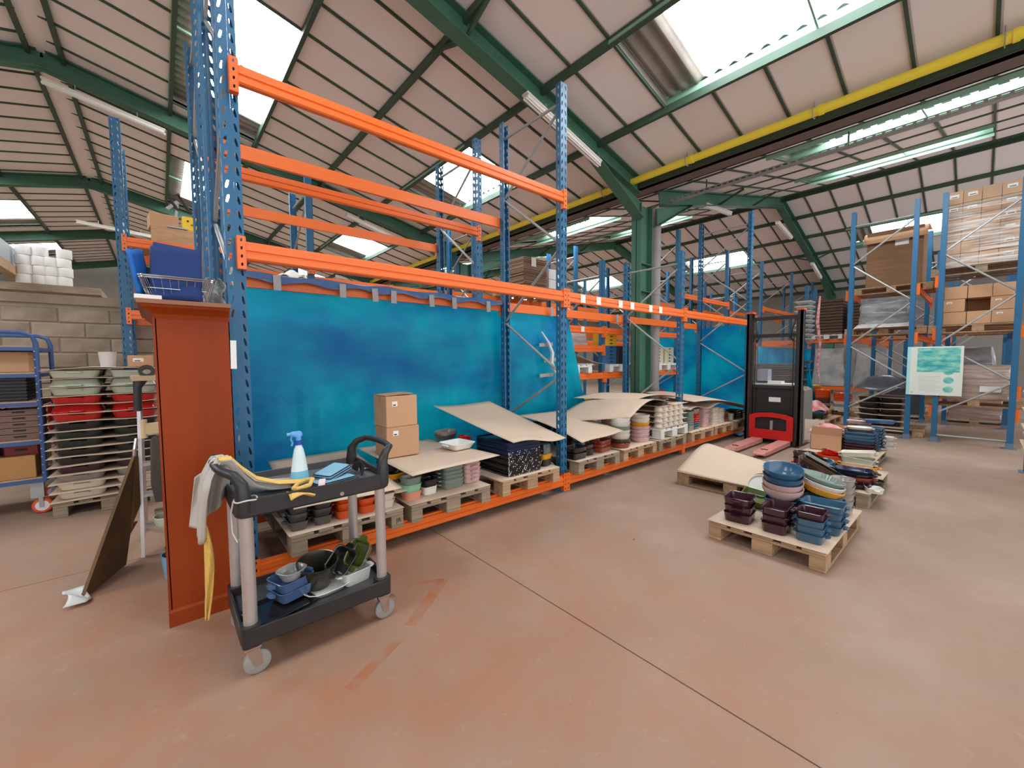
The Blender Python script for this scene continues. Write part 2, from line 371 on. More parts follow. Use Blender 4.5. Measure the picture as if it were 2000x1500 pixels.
# portal frames: I-section rafters and columns
def ibeam(m, p0, p1, depth, w=.2, t=.014, up=(0, 0, 1)):
    """I section hanging below the line p0-p1"""
    p0, p1 = Vector(p0), Vector(p1); d = (p1-p0).normalized(); a = Vector((0, 1, 0)); b = d.cross(a).normalized()
    if b.z < 0: b = -b
    for off, ww, hh in ((-t/2, w, t), (-depth+t/2, w, t), (-depth/2, t, depth-2*t)):
        q0, q1 = p0+b*off, p1+b*off; m.bar(q0, q1, ww, hh, up=b)
    return m
for y in FRAMES:
    pf = empty_struct('portal_frame')
    for xa, xb, in ((X0, XR1), (XR1, XV-.35), (XV+.35, XR2), (XR2, XE)):
        g = .03 if 1 else 0
        obj('rafter', ibeam(M(), (xa, y, zl(xa+1e-3)-.02), (xb, y, zl(xb-1e-3)-.02), .27), GREEN, pf)
    # haunches at the valley column, at the ridges and at the eaves
    for xc, dr in ((XV, -1), (XV, 1), (XE, -1)):
        xa, xb = xc+dr*.3, xc+dr*1.7; za, zb = zl(xc)-.28, zl(xb)-.28
        hm = M().loops([[(xa, y-.008, za), (xb, y-.008, zb), (xa, y-.008, za-.32)], [(xa, y+.008, za), (xb, y+.008, zb), (xa, y+.008, za-.32)]])
        hm.bar((xa, y, za-.32), (xb, y, zb), .2, .014); obj('haunch', hm, GREEN, pf)
    for xr in (XR1, XR2):
        obj('ridge_plate', M().loops([[(xr-.4, y+d, zl(xr-.4)-.03), (xr+.4, y+d, zl(xr+.4)-.03), (xr+.4, y+d, zl(xr+.4)-.28), (xr, y+d, zl(xr)-.33), (xr-.4, y+d, zl(xr-.4)-.28)] for d in (-.012, .012)]), GREEN, pf)
    # column: web plane x-z, flanges left and right
    cx0, cx1 = (6.31, 6.70); ztop = 4.33
    if True:
        cm = M(); yy = y+.06
        cm.box(cx0, cx0+.016, yy-.1, yy+.1, 0, ztop); cm.box(cx1-.016, cx1, yy-.1, yy+.1, 0, ztop); cm.box(cx0, cx1, yy-.006, yy+.006, 0, ztop)
        obj('column', cm, GREEN, pf)
        for zz in (.9, 2.75, 3.25): obj('stiffener_plate', M().box(cx0+.016, cx1-.016, yy-.095, yy+.095, zz, zz+.012), GREEN, pf)
        cm = M(); cm.box(XE-.3, XE-.286, y-.1, y+.1, 0, 4.0); cm.box(XE-.02, XE-.006, y-.1, y+.1, 0, 4.1); cm.box(XE-.29, XE-.02, y-.006, y+.006, 0, 4.0)
        obj('column', cm, GREEN, pf)
    # knee brace from the rafter to a purlin
    for xk in (2.52, 9.6, 11.7, 17.6):
        obj('purlin_brace', M().bar((xk, y, zl(xk)-.27), (xk, y-.55, zl(xk)-.06), .04, .04).bar((xk, y, zl(xk)-.27), (xk, y+.55, zl(xk)-.06), .04, .04), DGREEN, pf)
# valley gutter boxed in
gt = M().box(6.3, 6.6, YF, YB, 4.54, 4.57).box(6.3, 6.33, YF, YB, 4.54, 4.7).box(6.57, 6.6, YF, YB, 4.54, 4.64)
struct(obj('trim_1', gt, mat('brown_gutter', (112, 96, 88), .7, var=.4, vscale=1, stretch=(1, .3, 1))))
gt = M().box(6.24, 6.29, YF, YB, 4.58, 4.7); struct(obj('trim_2', gt, DGREEN))
# yellow gas pipe below the gutter
yp = thing('yellow_gas_pipe', 'yellow gas pipe running along the roof valley under the gutter', 'pipe', (6.05, 0, 4.62))
obj('pipe', M().cyl((0, -7.5, 0), (0, 24, 0), .055, 16), YELLOWP, yp, smooth=True)
for y in [-3.2, -1.65, .0, 1.6, 4.6, 7.6, 10.6]:
    obj('pipe_coupling', M().cyl((0, y, 0), (0, y+.05, 0), .064, 16), YELLOWP, yp, smooth=True)
    obj('pipe_hanger', M().tube([(.075*math.cos(a), y+.1, .075*math.sin(a)) for a in [k*PI/8 for k in range(16)]], .006, 5, closed=True).cyl((0, y+.1, .075), (0, y+.1, .13), .006, 6), GALV, yp)
# grey rainwater pipe beside the column
rp = thing('grey_downpipe', 'grey rainwater downpipe standing right of the green steel column', 'pipe', (7.05, 1.205, 0))
obj('pipe', M().cyl((0, 0, 0), (0, 0, 4.25), .105, 20), mat('grey_zinc_pipe', (150, 142, 136), .5, var=.6, vscale=3, col2=(122, 112, 106)), rp, smooth=True)
for z in (.9, 1.75, 2.75, 3.6): obj('pipe_collar', M().cyl((0, 0, z), (0, 0, z+.05), .113, 20), MATS['grey_zinc_pipe'], rp, smooth=True)
obj('pipe_elbow', M().tube([(0, 0, 4.2), (-.02, 0, 4.32), (-.1, 0, 4.42)], .105, 16), MATS['grey_zinc_pipe'], rp, smooth=True)
# perforated cable tray in the right bay
ct = thing('cable_tray', 'perforated grey cable tray hanging on rods right of the yellow pipe', 'cable tray', (7.2, 0, 4.5))
tm = M()
tm.box(-.05, .05, -7, .95, 0, .002); 
for sx in (-.05, .05):
    y = -5.0
    while y < .9:
        tm.box(sx-.0015, sx+.0015, y, y+.1, .0, .014); tm.box(sx-.0015, sx+.0015, y, y+.1, .04, .055); tm.box(sx-.0015, sx+.0015, y, y+.035, .014, .04); y += .1
obj('tray_channel', tm, GALV, ct)
for y in (-3.4, -1.7, 0.3): obj('hanger_rod', M().cyl((0, y, .0), (0, y, .22), .012, 8), DGREEN, ct)
# tie rods near the valley
for k, (y0, y1) in enumerate([(-6, 1.1)]):
    for x in (8.3,): pass

# walls
def blockwall(name, x0, x1, y, z0, z1, along, mat_b, mat_j, cap=40, shift=0):
    """concrete blocks 0.5 x 0.2; each block a part"""
    wl = empty_struct(name); th = .18
    def put(o0, o1, d0, d1, a, b):
        return M().box(o0, o1, d0, d1, a, b) if along == 'x' else M().box(d0, d1, o0, o1, a, b)
    obj('mortar_core', put(x0, x1, y+.02, y+th, z0, z1), mat_j, wl)
    meshes = {}
    nz = int((z1-z0)/.205); cnt = 0; rest = M()
    for j in range(nz):
        x = x0-(.25 if j % 2 else 0)
        while x < x1:
            a, b = max(x, x0)+.006, min(x+.5, x1)-.006
            if b-a > .05:
                if cnt < cap:
                    key = round(b-a, 3)
                    if key not in meshes:
                        c = .012; h = .19; L = b-a
                        f = (lambda p, q, r: (p, q, r)) if along == 'x' else (lambda p, q, r: (q, p, r))
                        mm = M().loops([[f(0, .03, 0), f(L, .03, 0), f(L, .03, h), f(0, .03, h)], [f(0, .01, 0), f(L, .01, 0), f(L, .01, h), f(0, .01, h)],
                                        [f(c, 0, c), f(L-c, 0, c), f(L-c, 0, h-c), f(c, 0, h-c)]], cap0=False)
                        meshes[key] = mm.mesh('concrete_block'); meshes[key].materials.append(mat_b)
                    d = R.uniform(-.006, .006)
                    obj('concrete_block', meshes[key], None, wl, (a, y+d, z0+j*.205+.008) if along == 'x' else (y+d, a, z0+j*.205+.008))
                else:
                    q = put(a, b, y, y+.03, z0+j*.205+.008, z0+j*.205+.198); rest.add(q.v, q.f)
                cnt += 1
            x += .5
    if rest.v: o = obj('distant_blocks', rest, mat_b, wl); o['kind'] = 'stuff'
    return wl
BLK = mat('rough_block', (178, 158, 136), .9, var=.8, vscale=4, col2=(134, 116, 98), bump=.5, bscale=18, rnd=.14)
MOR = mat('mortar', (172, 158, 140), .9, var=.3)
blockwall('wall_left', -3.9, 1.2, 5.12, 0, 2.36, 'x', BLK, MOR, cap=120)
struct(obj('trim_3', M().box(-3.9, 1.2, 5.09, 5.3, 2.3, 2.42), mat('wall_top_render', (156, 136, 114), .9, var=.5, vscale=5)))
GW = mat('grey_render', (150, 142, 134), .85, var=.4, vscale=1)
struct(obj('wall_right', M().box(XE+.1, XE+.3, -9, YB+1, 0, 4.4), GW))
struct(obj('wall_back', M().box(-10.2, XE+.3, YB+.8, YB+1, 0, 6.4), GW))
struct(obj('wall_far_left', M().box(-10.3, -10.1, -9, YB+1, 0, 4.7), GW))
# ------------------------------------------------------------ pallet racking
def slot_cell(m, o, ex, ez, W, Hh, hw, hh, tilt):
    """rectangular cell W x Hh at origin o spanned by unit vectors ex (width), ez (height) with a slanted slot"""
    rc = [(-W/2, -Hh/2), (0, -Hh/2), (W/2, -Hh/2), (W/2, 0), (W/2, Hh/2), (0, Hh/2), (-W/2, Hh/2), (-W/2, 0)]
    hc = [(-hw*.7, -hh), (0, -hh*1.12), (hw*.7, -hh), (hw, 0), (hw*.8, hh), (0, hh*1.12), (-hw*.8, hh), (-hw, 0)]
    hc = [(x+tilt*y, y) for x, y in hc]
    V = [o+ex*a+ez*b for a, b in rc]+[o+ex*a+ez*b for a, b in hc]
    m.add(V, [(k, (k+1) % 8, 8+(k+1) % 8, 8+k) for k in range(8)])
def upright_mesh(h, perf=True, face=-1):
    """C-section post, slotted face towards face*y, origin at the floor in the middle of the slotted face"""
    m = M(); w = .05; d = .07; s = -face
    if not perf:
        t = .004
        m.box(-w, w, min(0, s*t), max(0, s*t), 0, h); m.box(-w, -w+t, min(0, s*d), max(0, s*d), 0, h); m.box(w-t, w, min(0, s*d), max(0, s*d), 0, h)
        m.box(-.008, .008, min(-s*.004, 0), max(-s*.004, 0), 0, h)
        return m
    p = .088; n = int(h/p); ex, ey, ez = Vector((1, 0, 0)), Vector((0, 1, 0)), Vector((0, 0, 1))
    for k in range(n):
        z = p*(k+.5)
        for sx in (-1, 1): slot_cell(m, Vector((sx*.0285, 0, z)), ex, ez, .043, p, .0078, .022, -sx*.22)
        for sx in (-1, 1): slot_cell(m, Vector((sx*w, s*d/2, z)), ey, ez, d, p, .010, .019, .2)
    m.box(-.007, .007, min(s*.001, s*.006), max(s*.001, s*.006), 0, n*p)
    for sx in (-1, 1): m.box(sx*w-.0015, sx*w+.0015 if sx < 0 else w+.0015, min(s*d, s*(d-.012)), max(s*d, s*(d-.012)), 0, n*p); m.box(min(sx*w, sx*(w-.018)), max(sx*w, sx*(w-.018)), min(s*d, s*(d+.002)), max(s*d, s*(d+.002)), 0, n*p)
    return m
UPM = {}
def upright(parent, x, y, h, face, perf=True):
    k = (h, face, perf)
    if k not in UPM: UPM[k] = upright_mesh(h, perf, face).mesh('upright'); UPM[k].materials.append(BLUE)
    u = obj('upright', UPM[k], None, parent, (x, y, 0))
    if ('ft', face) not in UPM:
        s = -face; f = M().box(-.09, .09, min(-s*.04, s*.13), max(-s*.04, s*.13), 0, .008).box(-.056, .056, min(-s*.006, s*.08), max(-s*.006, s*.08), .008, .09)
        UPM[('ft', face)] = f.mesh('foot_plate'); UPM[('ft', face)].materials.append(mat('grey_blue_steel', (104, 122, 140), .5, var=.4, vscale=20))
    obj('foot_plate', UPM[('ft', face)], None, u)
    return u
def braces(parent, x, y0, y1, h, nodes=None):
    """zigzag from the top horizontal down"""
    a, b = y0+.05, y1-.05
    z = h-.3; zs = [z]; 
    for d in (.72, .78, .78, .66, .58, .57, .6): zs.append(zs[-1]-d)
    zs = [q for q in zs if q > .1]
    key = ('hz', round(y1-y0, 2)); 
    obj('brace', M().cyl((0, a, 0), (0, b, 0), .0155, 8), GALV, parent, (x, 0, h-.27), smooth=True)
    for k in range(len(zs)-1):
        p, q = (a, b) if k % 2 == 0 else (b, a)
        obj('brace', M().cyl((x, p, zs[k]-.02), (x, q, zs[k+1]+.02), .0155, 8), GALV, parent, smooth=True)
    obj('brace', M().cyl((0, a, 0), (0, b, 0), .0155, 8), GALV, parent, (x, 0, .12), smooth=True)
BMM = {}
def beam_mesh(L, face, H=.115):
    s = face; pr = [(0, 0), (0, H), (s*.028, H), (s*.028, H*.86), (s*.042, H*.82), (s*.042, H*.52), (s*.034, H*.48), (s*.034, H*.40), (s*.044, H*.36), (s*.044, H*.08), (s*.036, 0)]
    return M().extrude_x(pr, 0, L)
def connector_mesh(face):
    m = M(); s = face; ex, ez = Vector((1, 0, 0)), Vector((0, 0, 1))
    for k in range(4): slot_cell(m, Vector((0, s*.048, .0275+.05*k-.02)), ex, ez, .046, .05, .006, .009, .1)
    m.box(-.023, .023, 0, s*.047, -.022, -.018) if s > 0 else m.box(-.023, .023, s*.047, 0, -.022, -.018)
    for sx in (-.023, .023): m.box(sx-.0015, sx+.0015, min(0, s*.048), max(0, s*.048), -.0225, .178)
    return m
def beam(parent, x0, x1, y, ztop, face=-1, H=.115, material=None, tags=0, conn=True):
    """beam between uprights whose centres are x0 and x1; ztop = top of beam"""
    a, b = x0+.05, x1-.05; L = b-a; k = (round(L, 3), face, H)
    if k not in BMM: BMM[k] = beam_mesh(L, face, H).mesh('beam')
    me = BMM[k]
    if material and material is not ORANGE: me = me.copy()
    if not me.materials: me.materials.append(material or ORANGE)
    o = obj('beam', me, None, parent, (a, y, ztop-H))
    if conn:
        if ('c', face) not in BMM: BMM[('c', face)] = connector_mesh(face).mesh('beam_connector'); BMM[('c', face)].materials.append(ORANGE)
        for xx in (-.024, L+.024): obj('beam_connector', BMM[('c', face)], None, o, (xx, 0, -.04))
    for q in range(tags):
        fx = [.07, .18, .35, .45, .62, .72][q % 6] if tags > 4 else (q+.6)/(tags+.4)
        obj('location_label', M().box(0, .085, -.0022*1, .0, 0, .09), WHITE, o, (fx*L, face*.0445 if face < 0 else .0465, .013))
    return o
def rack(name_label, cat, y0, y1, ups, levels, perf=lambda i: True, group=None, skipb=()):
    """ups: list of (x, height); levels: per bay list of beam-top heights"""
    t = thing('pallet_rack', name_label, cat, (ups[0][0], y0, 0), 0, group)
    ox, oy = ups[0][0], y0
    for i, (x, h) in enumerate(ups):
        upright(t, x-ox, 0, h, -1, perf(i)); upright(t, x-ox, y1-y0, h, 1, perf(i))
        braces(t, x-ox, 0, y1-y0, h)
    for i, lv in enumerate(levels):
        for q in lv:
            z, tg, sides = (q if isinstance(q, tuple) else (q, 0, 'fr'))
            if 'f' in sides: beam(t, ups[i][0]-ox, ups[i+1][0]-ox, 0, z, -1, tags=tg)
            if 'r' in sides: beam(t, ups[i][0]-ox, ups[i+1][0]-ox, y1-y0, z, 1)
    return t
BZ = .19
rA = rack('long blue and orange pallet rack in front, blue plastic hung along its back', 'rack', 0, 1.05,
     [(0, 5.2), (3.05, 4.57), (5.8, 3.25), (8.6, 4.44)],
     [[BZ, 2.255, 3.32], [BZ, (2.255, 6, 'fr')], [BZ, (2.255, 0, 'fr')]])
rB = rack('pallet rack standing back to back behind the front rack, three tall bays', 'rack', 1.5, 2.55,
     [(0, 4.9), (3.0, 4.57), (5.8, 3.3), (8.6, 4.4), (11.3, 4.4)],
     [[BZ, 2.255, 3.30], [(.33, 0, 'fr'), (1.26, 0, 'fr'), (2.08, 3, 'fr'), 1.75], [(1.26, 0, 'fr'), (2.08, 0, 'fr')], [2.08, 3.0]], perf=lambda i: i < 2)
rC = rack('pallet rack across the aisle, before the concrete block wall', 'rack', 3.95, 5.0,
     [(-.68, 4.57), (1.5, 4.45), (4.7, 4.45), (7.95, 4.45), (10.7, 4.45)], [[3.06, 2.16], [3.06, 2.16], [2.3, 3.1], [2.3, 3.1]], perf=lambda i: i < 1)
rG = rack('blue racking far behind the lift truck, tall braced frames', 'rack', 1.5, 2.55, [(13.9, 4.5), (16.9, 4.55), (19.6, 4.55)], [[1.95, 3.1], [1.95, 3.1]], perf=lambda i: False)
rH = rack('distant pallet rack deep in the hall, behind two others', 'rack', 6.6, 7.65, [(6.0, 4.4), (8.8, 4.4), (11.6, 4.4), (14.4, 4.4), (17.2, 4.4)], [[2.2, 3.2]]*4, perf=lambda i: False)
rI = rack('short run of racking behind the front rack, right of the steel column', 'rack', 4.0-.1, 4.95, [(12.6, 4.4), (15.4, 4.4), (18.2, 4.4)], [[2.2, 3.3], [2.2, 3.3]], perf=lambda i: False)
rD = rack('rack whose braced end frame stands left of the green poster', 'rack', -2.24, -1.29, [(10.0, 4.32), (12.75, 4.3), (15.5, 4.3)], [[1.93], [1.93]], perf=lambda i: False)
rE = rack('rack at the far right whose end frame stands right of the green poster', 'rack', -3.45, -2.52, [(10.0, 4.32), (12.75, 4.3), (15.5, 4.3)], [[1.0, 1.98, 2.9], [1.0, 1.98, 2.9]], perf=lambda i: False)
# ------------------------------------------------------------ builders for goods
GLZ = {}
CN = {'aubergine': (62, 26, 38), 'slate blue': (58, 98, 126), 'navy': (30, 40, 70), 'pale pink': (214, 176, 172), 'sage grey': (126, 140, 128), 'cream': (228, 216, 196),
      'white': (234, 230, 222), 'mustard': (232, 158, 34), 'brick red': (150, 66, 46), 'black': (30, 27, 27), 'orange': (226, 84, 26), 'red': (204, 26, 24),
      'charcoal': (88, 82, 80), 'mint green': (140, 200, 160), 'peach': (226, 150, 122), 'olive green': (92, 106, 48), 'celadon': (198, 206, 184), 'bottle green': (30, 44, 36),
      'warm grey': (158, 148, 140), 'chocolate': (84, 56, 44), 'pale blue': (120, 168, 200), 'yellow': (230, 190, 70), 'denim blue': (84, 108, 150), 'dark olive': (50, 46, 34), 'grey': (176, 172, 166)}
def glaze(c):
    if c not in GLZ: GLZ[c] = mat('glaze_'+c.replace(' ', '_'), CN[c], .22, var=.12, vscale=12, coat=.3, rnd=.05)
    return GLZ[c]
def rr(L, W, r, z, n=4, cx=0, cy=0):
    pts = []
    for sx, sy, a0 in ((1, 1, 0), (-1, 1, PI/2), (-1, -1, PI), (1, -1, 3*PI/2)):
        for k in range(n+1):
            a = a0+PI/2*k/n; pts.append((cx+sx*(L/2-r)+r*math.cos(a), cy+sy*(W/2-r)+r*math.sin(a), z))
    return pts
DM = {}
def dishmesh(L, W, H, tp=.86, r=.03, th=.006, n=3):
    k = ('d', L, W, H, tp, r)
    if k not in DM:
        lo = [rr(L*tp, W*tp, r*.8, 0, n), rr(L*(tp+.04), W*(tp+.05), r, H*.12, n), rr(L, W, r, H-.006, n), rr(L+.006, W+.006, r, H-.002, n), rr(L, W, r, H, n),
              rr(L-2*th, W-2*th, r*.8, H-.003, n), rr(L*(tp+.02)-2*th, W*(tp+.03)-2*th, r*.7, H*.18, n), rr(L*tp-3*th, W*tp-3*th, r*.5, .009, n)]
        DM[k] = M().loops(lo).mesh('baking_dish', True)
    return DM[k]
def handmesh(w=.07):
    k = ('h', w)
    if k not in DM:
        DM[k] = M().loops([rr(.012, w, .005, -.006, 2), rr(.03, w*.86, .009, -.004, 2, cx=.006), rr(.032, w*.84, .009, .004, 2, cx=.006), rr(.012, w, .005, .007, 2)]).mesh('handle', True)
    return DM[k]
def usemesh(me, c):
    k = (me.name, c)
    if k not in DM:
        m2 = me.copy() if me.materials else me
        m2.materials.clear(); m2.materials.append(glaze(c)); DM[k] = m2
    return DM[k]
def dish(name, label, cat, c, L, W, H, loc, rz=0, rot=None, handles='L', hw=.07, tp=.86, r=.03, group=None, parent=None):
    o = obj(name, usemesh(dishmesh(L, W, H, tp, r), c), None, parent, loc, rot or (0, 0, rz))
    if label: tag(o, label, cat, group)
    if handles:
        hm = usemesh(handmesh(hw), c); d = L/2+.008 if handles == 'L' else W/2+.008
        for s in (0, 1):
            a = s*PI+(PI/2 if handles == 'W' else 0)
            obj('handle', hm, None, o, (d*math.cos(a), d*math.sin(a), H-.016), (0, 0, a))
    return o
def rounddish(name, label, c, r, H, loc, rot=(0, 0, 0), fl=True, bowl=False, group=None, cat='dish', tp=None):
    k = ('r', r, H, fl, bowl, tp)
    if k not in DM:
        n = 72 if fl else 32
        if bowl: out = [(r*.45, 0), (r*.62, H*.12), (r*.84, H*.42), (r*.96, H*.76), (r, H)]
        else:
            q = tp or .84; out = [(r*q, 0), (r*(q+.04), H*.1), (r*.985, H*.92), (r, H)]
        m = M(); lo = []
        def ring(rad, z, f):
            return [((rad*(1+f*math.cos(a*(24 if fl else 0))))*math.cos(a), (rad*(1+f*math.cos(a*(24 if fl else 0))))*math.sin(a), z) for a in [2*PI*j/n for j in range(n)]]
        f = .016 if fl else 0
        for i, (a, z) in enumerate(out): lo.append(ring(a, z, f*(1 if 0 < i < len(out)-1 else .5)))
        lo.append(ring(r-.007, H-.001, f*.5))
        for a, z in reversed(out[1:-1]): lo.append(ring(a-.007, z+.006, f))
        lo.append(ring(out[0][0]*.97, .01, 0))
        DM[k] = m.loops(lo).mesh('round_dish', True)
    o = obj(name, usemesh(DM[k], c), None, None, loc, rot)
    return tag(o, label, cat, group)
def stack(where, kind, cat, cols, base, rz, L, W, H, pitch, handles='L', hw=.07, tp=.86, r=.03, jit=.004, name='baking_dish', grp=None):
    n = len(cols); out = []
    for i, c in enumerate(cols):
        lab = '%s %s %s, %s' % (c, kind, nth(i, n), where)
        out.append(dish(name, lab, cat, c, L, W, H, (base[0]+R.uniform(-jit, jit), base[1]+R.uniform(-jit, jit), base[2]+i*pitch), rz+R.uniform(-.02, .02), None, handles, hw, tp, r, grp or 'dishes in the '+where))
    return out
def rstack(where, kind, cols, base, r, H, pitch, fl=True, bowl=False, rot=(0, 0, 0), grp=None, cat='dish', name='round_dish', lean=0):
    n = len(cols)
    for i, c in enumerate(cols):
        rounddish(name, '%s %s %s, %s' % (c, kind, nth(i, n), where), c, r, H, (base[0]+R.uniform(-.003, .003), base[1]+R.uniform(-.003, .003), base[2]+i*pitch), (rot[0]+lean*i, rot[1], R.uniform(0, 1)), fl, bowl, grp or 'dishes in the '+where, cat)

PM = {}
def pallet(loc, rz, label, wood=None, group='wooden pallets', rot=None, short=False):
    wood = wood or WOOD; t = thing('wooden_pallet', label, 'pallet', loc, rz, group, rot); k = wood.name
    if k not in PM:
        def mk(nm, a, b, c):
            e = .004
            me = M().loops([rr(a-2*e, b-2*e, .002, -c/2, 1), rr(a, b, .003, -c/2+e, 1), rr(a, b, .003, c/2-e, 1), rr(a-2*e, b-2*e, .002, c/2, 1)]).mesh(nm); me.materials.append(wood); return me
        PM[k] = dict(tw=mk('top_board', .143, 1.2, .022), tn=mk('top_board', .098, 1.2, .022), st=mk('stringer_board', .8, .143, .022), b=mk('block', .1, .143, .078), bb=mk('block', .143, .143, .078),
                     bw=mk('bottom_board', .143, 1.2, .022), bn=mk('bottom_board', .1, 1.2, .022))
    P_ = PM[k]
    for x, q in ((-.3285, 'tw'), (-.177, 'tn'), (0, 'tw'), (.177, 'tn'), (.3285, 'tw')): obj('top_board', P_[q], None, t, (x, R.uniform(-.004, .004), .133), (0, 0, R.uniform(-.004, .004)))
    for y in (-.5285, 0, .5285): obj('stringer_board', P_['st'], None, t, (0, y, .111))
    for x in (-.35, 0, .35):
        for y in (-.5285, 0, .5285): obj('block', P_['b' if x else 'bb'], None, t, (x, y, .061))
    for x, q in ((-.35, 'bn'), (0, 'bw'), (.35, 'bn')): obj('bottom_board', P_[q], None, t, (x, 0, .011))
    return t
def sheet(label, c, bow=0, nx=14, ny=14, fn=None, m=None, th=.004, name='cardboard_sheet', group=None, cat='sheet', wav=.004):
    """bilinear sheet over corners c = [a, b, c, d] (a-b front edge, d-c back edge)"""
    A, B_, C_, D = [Vector(p) for p in c]; ph = R.uniform(0, 6)
    def f(u, v):
        p = (A*(1-u)+B_*u)*(1-v)+(D*(1-u)+C_*u)*v
        z = bow*4*u*(1-u)+wav*math.sin(7*u+ph)*math.cos(5*v+ph)
        if fn: z += fn(u, v)
        return p+Vector((0, 0, z))
    ctr = (A+B_+C_+D)/4
    g = M().grid(nx, ny, lambda u, v: f(u, v)-ctr)
    o = obj(name, g, m or KRAFT, None, ctr, smooth=True, thick=th)
    return tag(o, label, cat, group)
def carton(label, loc, dx, dy, dz, rz=0, group=None, m=None, labels=(), name='cardboard_box', tape=True, rot=None, flaps=False):
    t = thing(name, label, 'box', loc, rz, group, rot)
    e = .004
    obj('body', M().loops([rr(dx-2*e, dy-2*e, .003, 0, 1), rr(dx, dy, .004, e, 1), rr(dx, dy, .004, dz-e, 1), rr(dx-2*e, dy-2*e, .003, dz, 1)]), m or BOX, t)
    if flaps: obj('flap', M().bar((-dx/2, 0, dz+.006), (dx/2-.03, .01, dz+.016), dy*.9, .003), m or BOX, t)
    if tape: obj('packing_tape', M().box(-dx/2-.001, dx/2+.001, -.025, .025, dz-.06, dz+.001), mat('brown_tape', (176, 134, 96), .35), t)
    for (sd, u, v, w, h) in labels:
        m_ = M(); k = M()
        if sd == 'f':
            m_.box(u-w/2, u+w/2, -dy/2-.0015, -dy/2, v-h/2, v+h/2); k.box(u-w*.35, u+w*.2, -dy/2-.002, -dy/2-.0014, v-h*.35, v-h*.12)
        else:
            m_.box(-dx/2-.0015, -dx/2, u-w/2, u+w/2, v-h/2, v+h/2); k.box(-dx/2-.002, -dx/2-.0014, u-w*.35, u+w*.3, v-h*.3, v-h*.1)
        a = obj('label', m_, WHITE, t); obj('print', k, INK, a)
    return t
# ------------------------------------------------------------ blue plastic sheets
def tarp_mat(name, c1, c2, tr=.35, alpha=.0):
    m = bpy.data.materials.new(name); m.use_nodes = True; n = m.node_tree.nodes; l = m.node_tree.links; out = n['Material Output']
    p = n['Principled BSDF']; tc = n.new('ShaderNodeTexCoord'); z = n.new('ShaderNodeTexNoise'); z.inputs['Scale'].default_value = 1.1; z.inputs['Detail'].default_value = 3
    mp = n.new('ShaderNodeMapping'); mp.inputs['Scale'].default_value = (.7, 1, 1.2); l.new(tc.outputs['Object'], mp.inputs[0]); l.new(mp.outputs[0], z.inputs[0])
    r = n.new('ShaderNodeValToRGB'); r.color_ramp.elements[0].position = .35; r.color_ramp.elements[0].color = (*lin(c1), 1)
    r.color_ramp.elements[1].position = .62; r.color_ramp.elements[1].color = (*lin(c2), 1); l.new(z.outputs[0], r.inputs[0])
    l.new(r.outputs[0], p.inputs['Base Color']); p.inputs['Roughness'].default_value = .32; p.inputs['Coat Weight'].default_value = .1; p.inputs['Specular IOR Level'].default_value = .3; p.inputs['Coat Roughness'].default_value = .12
    t = n.new('ShaderNodeBsdfTranslucent'); l.new(r.outputs[0], t.inputs['Color'])
    mx = n.new('ShaderNodeMixShader'); mx.inputs[0].default_value = tr; l.new(p.outputs[0], mx.inputs[1]); l.new(t.outputs[0], mx.inputs[2])
    tp = n.new('ShaderNodeBsdfTransparent'); tp.inputs[0].default_value = (*lin((60, 160, 215)), 1); m2 = n.new('ShaderNodeMixShader'); m2.inputs[0].default_value = alpha
    l.new(mx.outputs[0], m2.inputs[1]); l.new(tp.outputs[0], m2.inputs[2]); l.new(m2.outputs[0], out.inputs['Surface'])
    nb = n.new('ShaderNodeTexNoise'); nb.inputs['Scale'].default_value = 5; nb.inputs['Detail'].default_value = 3; nb.inputs['Distortion'].default_value = 1.2
    l.new(tc.outputs['Object'], nb.inputs[0]); bp = n.new('ShaderNodeBump'); bp.inputs['Strength'].default_value = .35; bp.inputs['Distance'].default_value = .03
    l.new(nb.outputs[0], bp.inputs['Height']); l.new(bp.outputs[0], p.inputs['Normal']); return m
TARP = tarp_mat('blue_film', (0, 122, 196), (0, 196, 226), .6, .15)
def film(label, c, amp=.02, nx=60, ny=30, fr=(9, 2), extra=None, jag=0, name='plastic_sheet', mt=None):
    A, B_, C_, D = [Vector(p) for p in c]; nrm = (B_-A).cross(D-A).normalized(); ctr = (A+B_+C_+D)/4
    def f(u, v):
        p = (A*(1-u)+B_*u)*(1-v)+(D*(1-u)+C_*u)*v
        d = amp*(math.sin(fr[0]*u*2*PI+2*math.sin(3*v))*(1-.6*v)+.6*math.sin(fr[0]*2.3*u*2*PI+1.3+3*v)*.5)
        if jag and u > .97: p = p+(B_-A).normalized()*jag*math.sin(v*60)
        if extra: p = p+extra(u, v)
        return p+nrm*d-ctr
    return obj(name, M().grid(nx, ny, f), mt or TARP, None, ctr, smooth=True, label=label)
def tapes(parent, pts, sz=(.06, .13)):
    for (x, y, z) in pts:
        o = obj('tape_strip', M().box(-sz[0]/2, sz[0]/2, -.002, .002, -sz[1]/2, sz[1]/2), GREYT, parent, Vector((x, y, z))-parent.location, (0, R.uniform(-.08, .08), 0))
f1 = film('large blue plastic sheet hung along the back of the front rack', [(.06, 1.12, .12), (5.05, 1.15, .25), (4.38, 1.12, 2.17), (.06, 1.12, 2.17)], .014, 90, 36, (6, 2),
          extra=lambda u, v: Vector((0, (.10*math.sin(40*u) if u > .72 else 0)*(1-v)*(u-.7)*2.2, 0)))
tag(f1, 'large blue plastic sheet hung along the back of the front rack', 'plastic sheet')
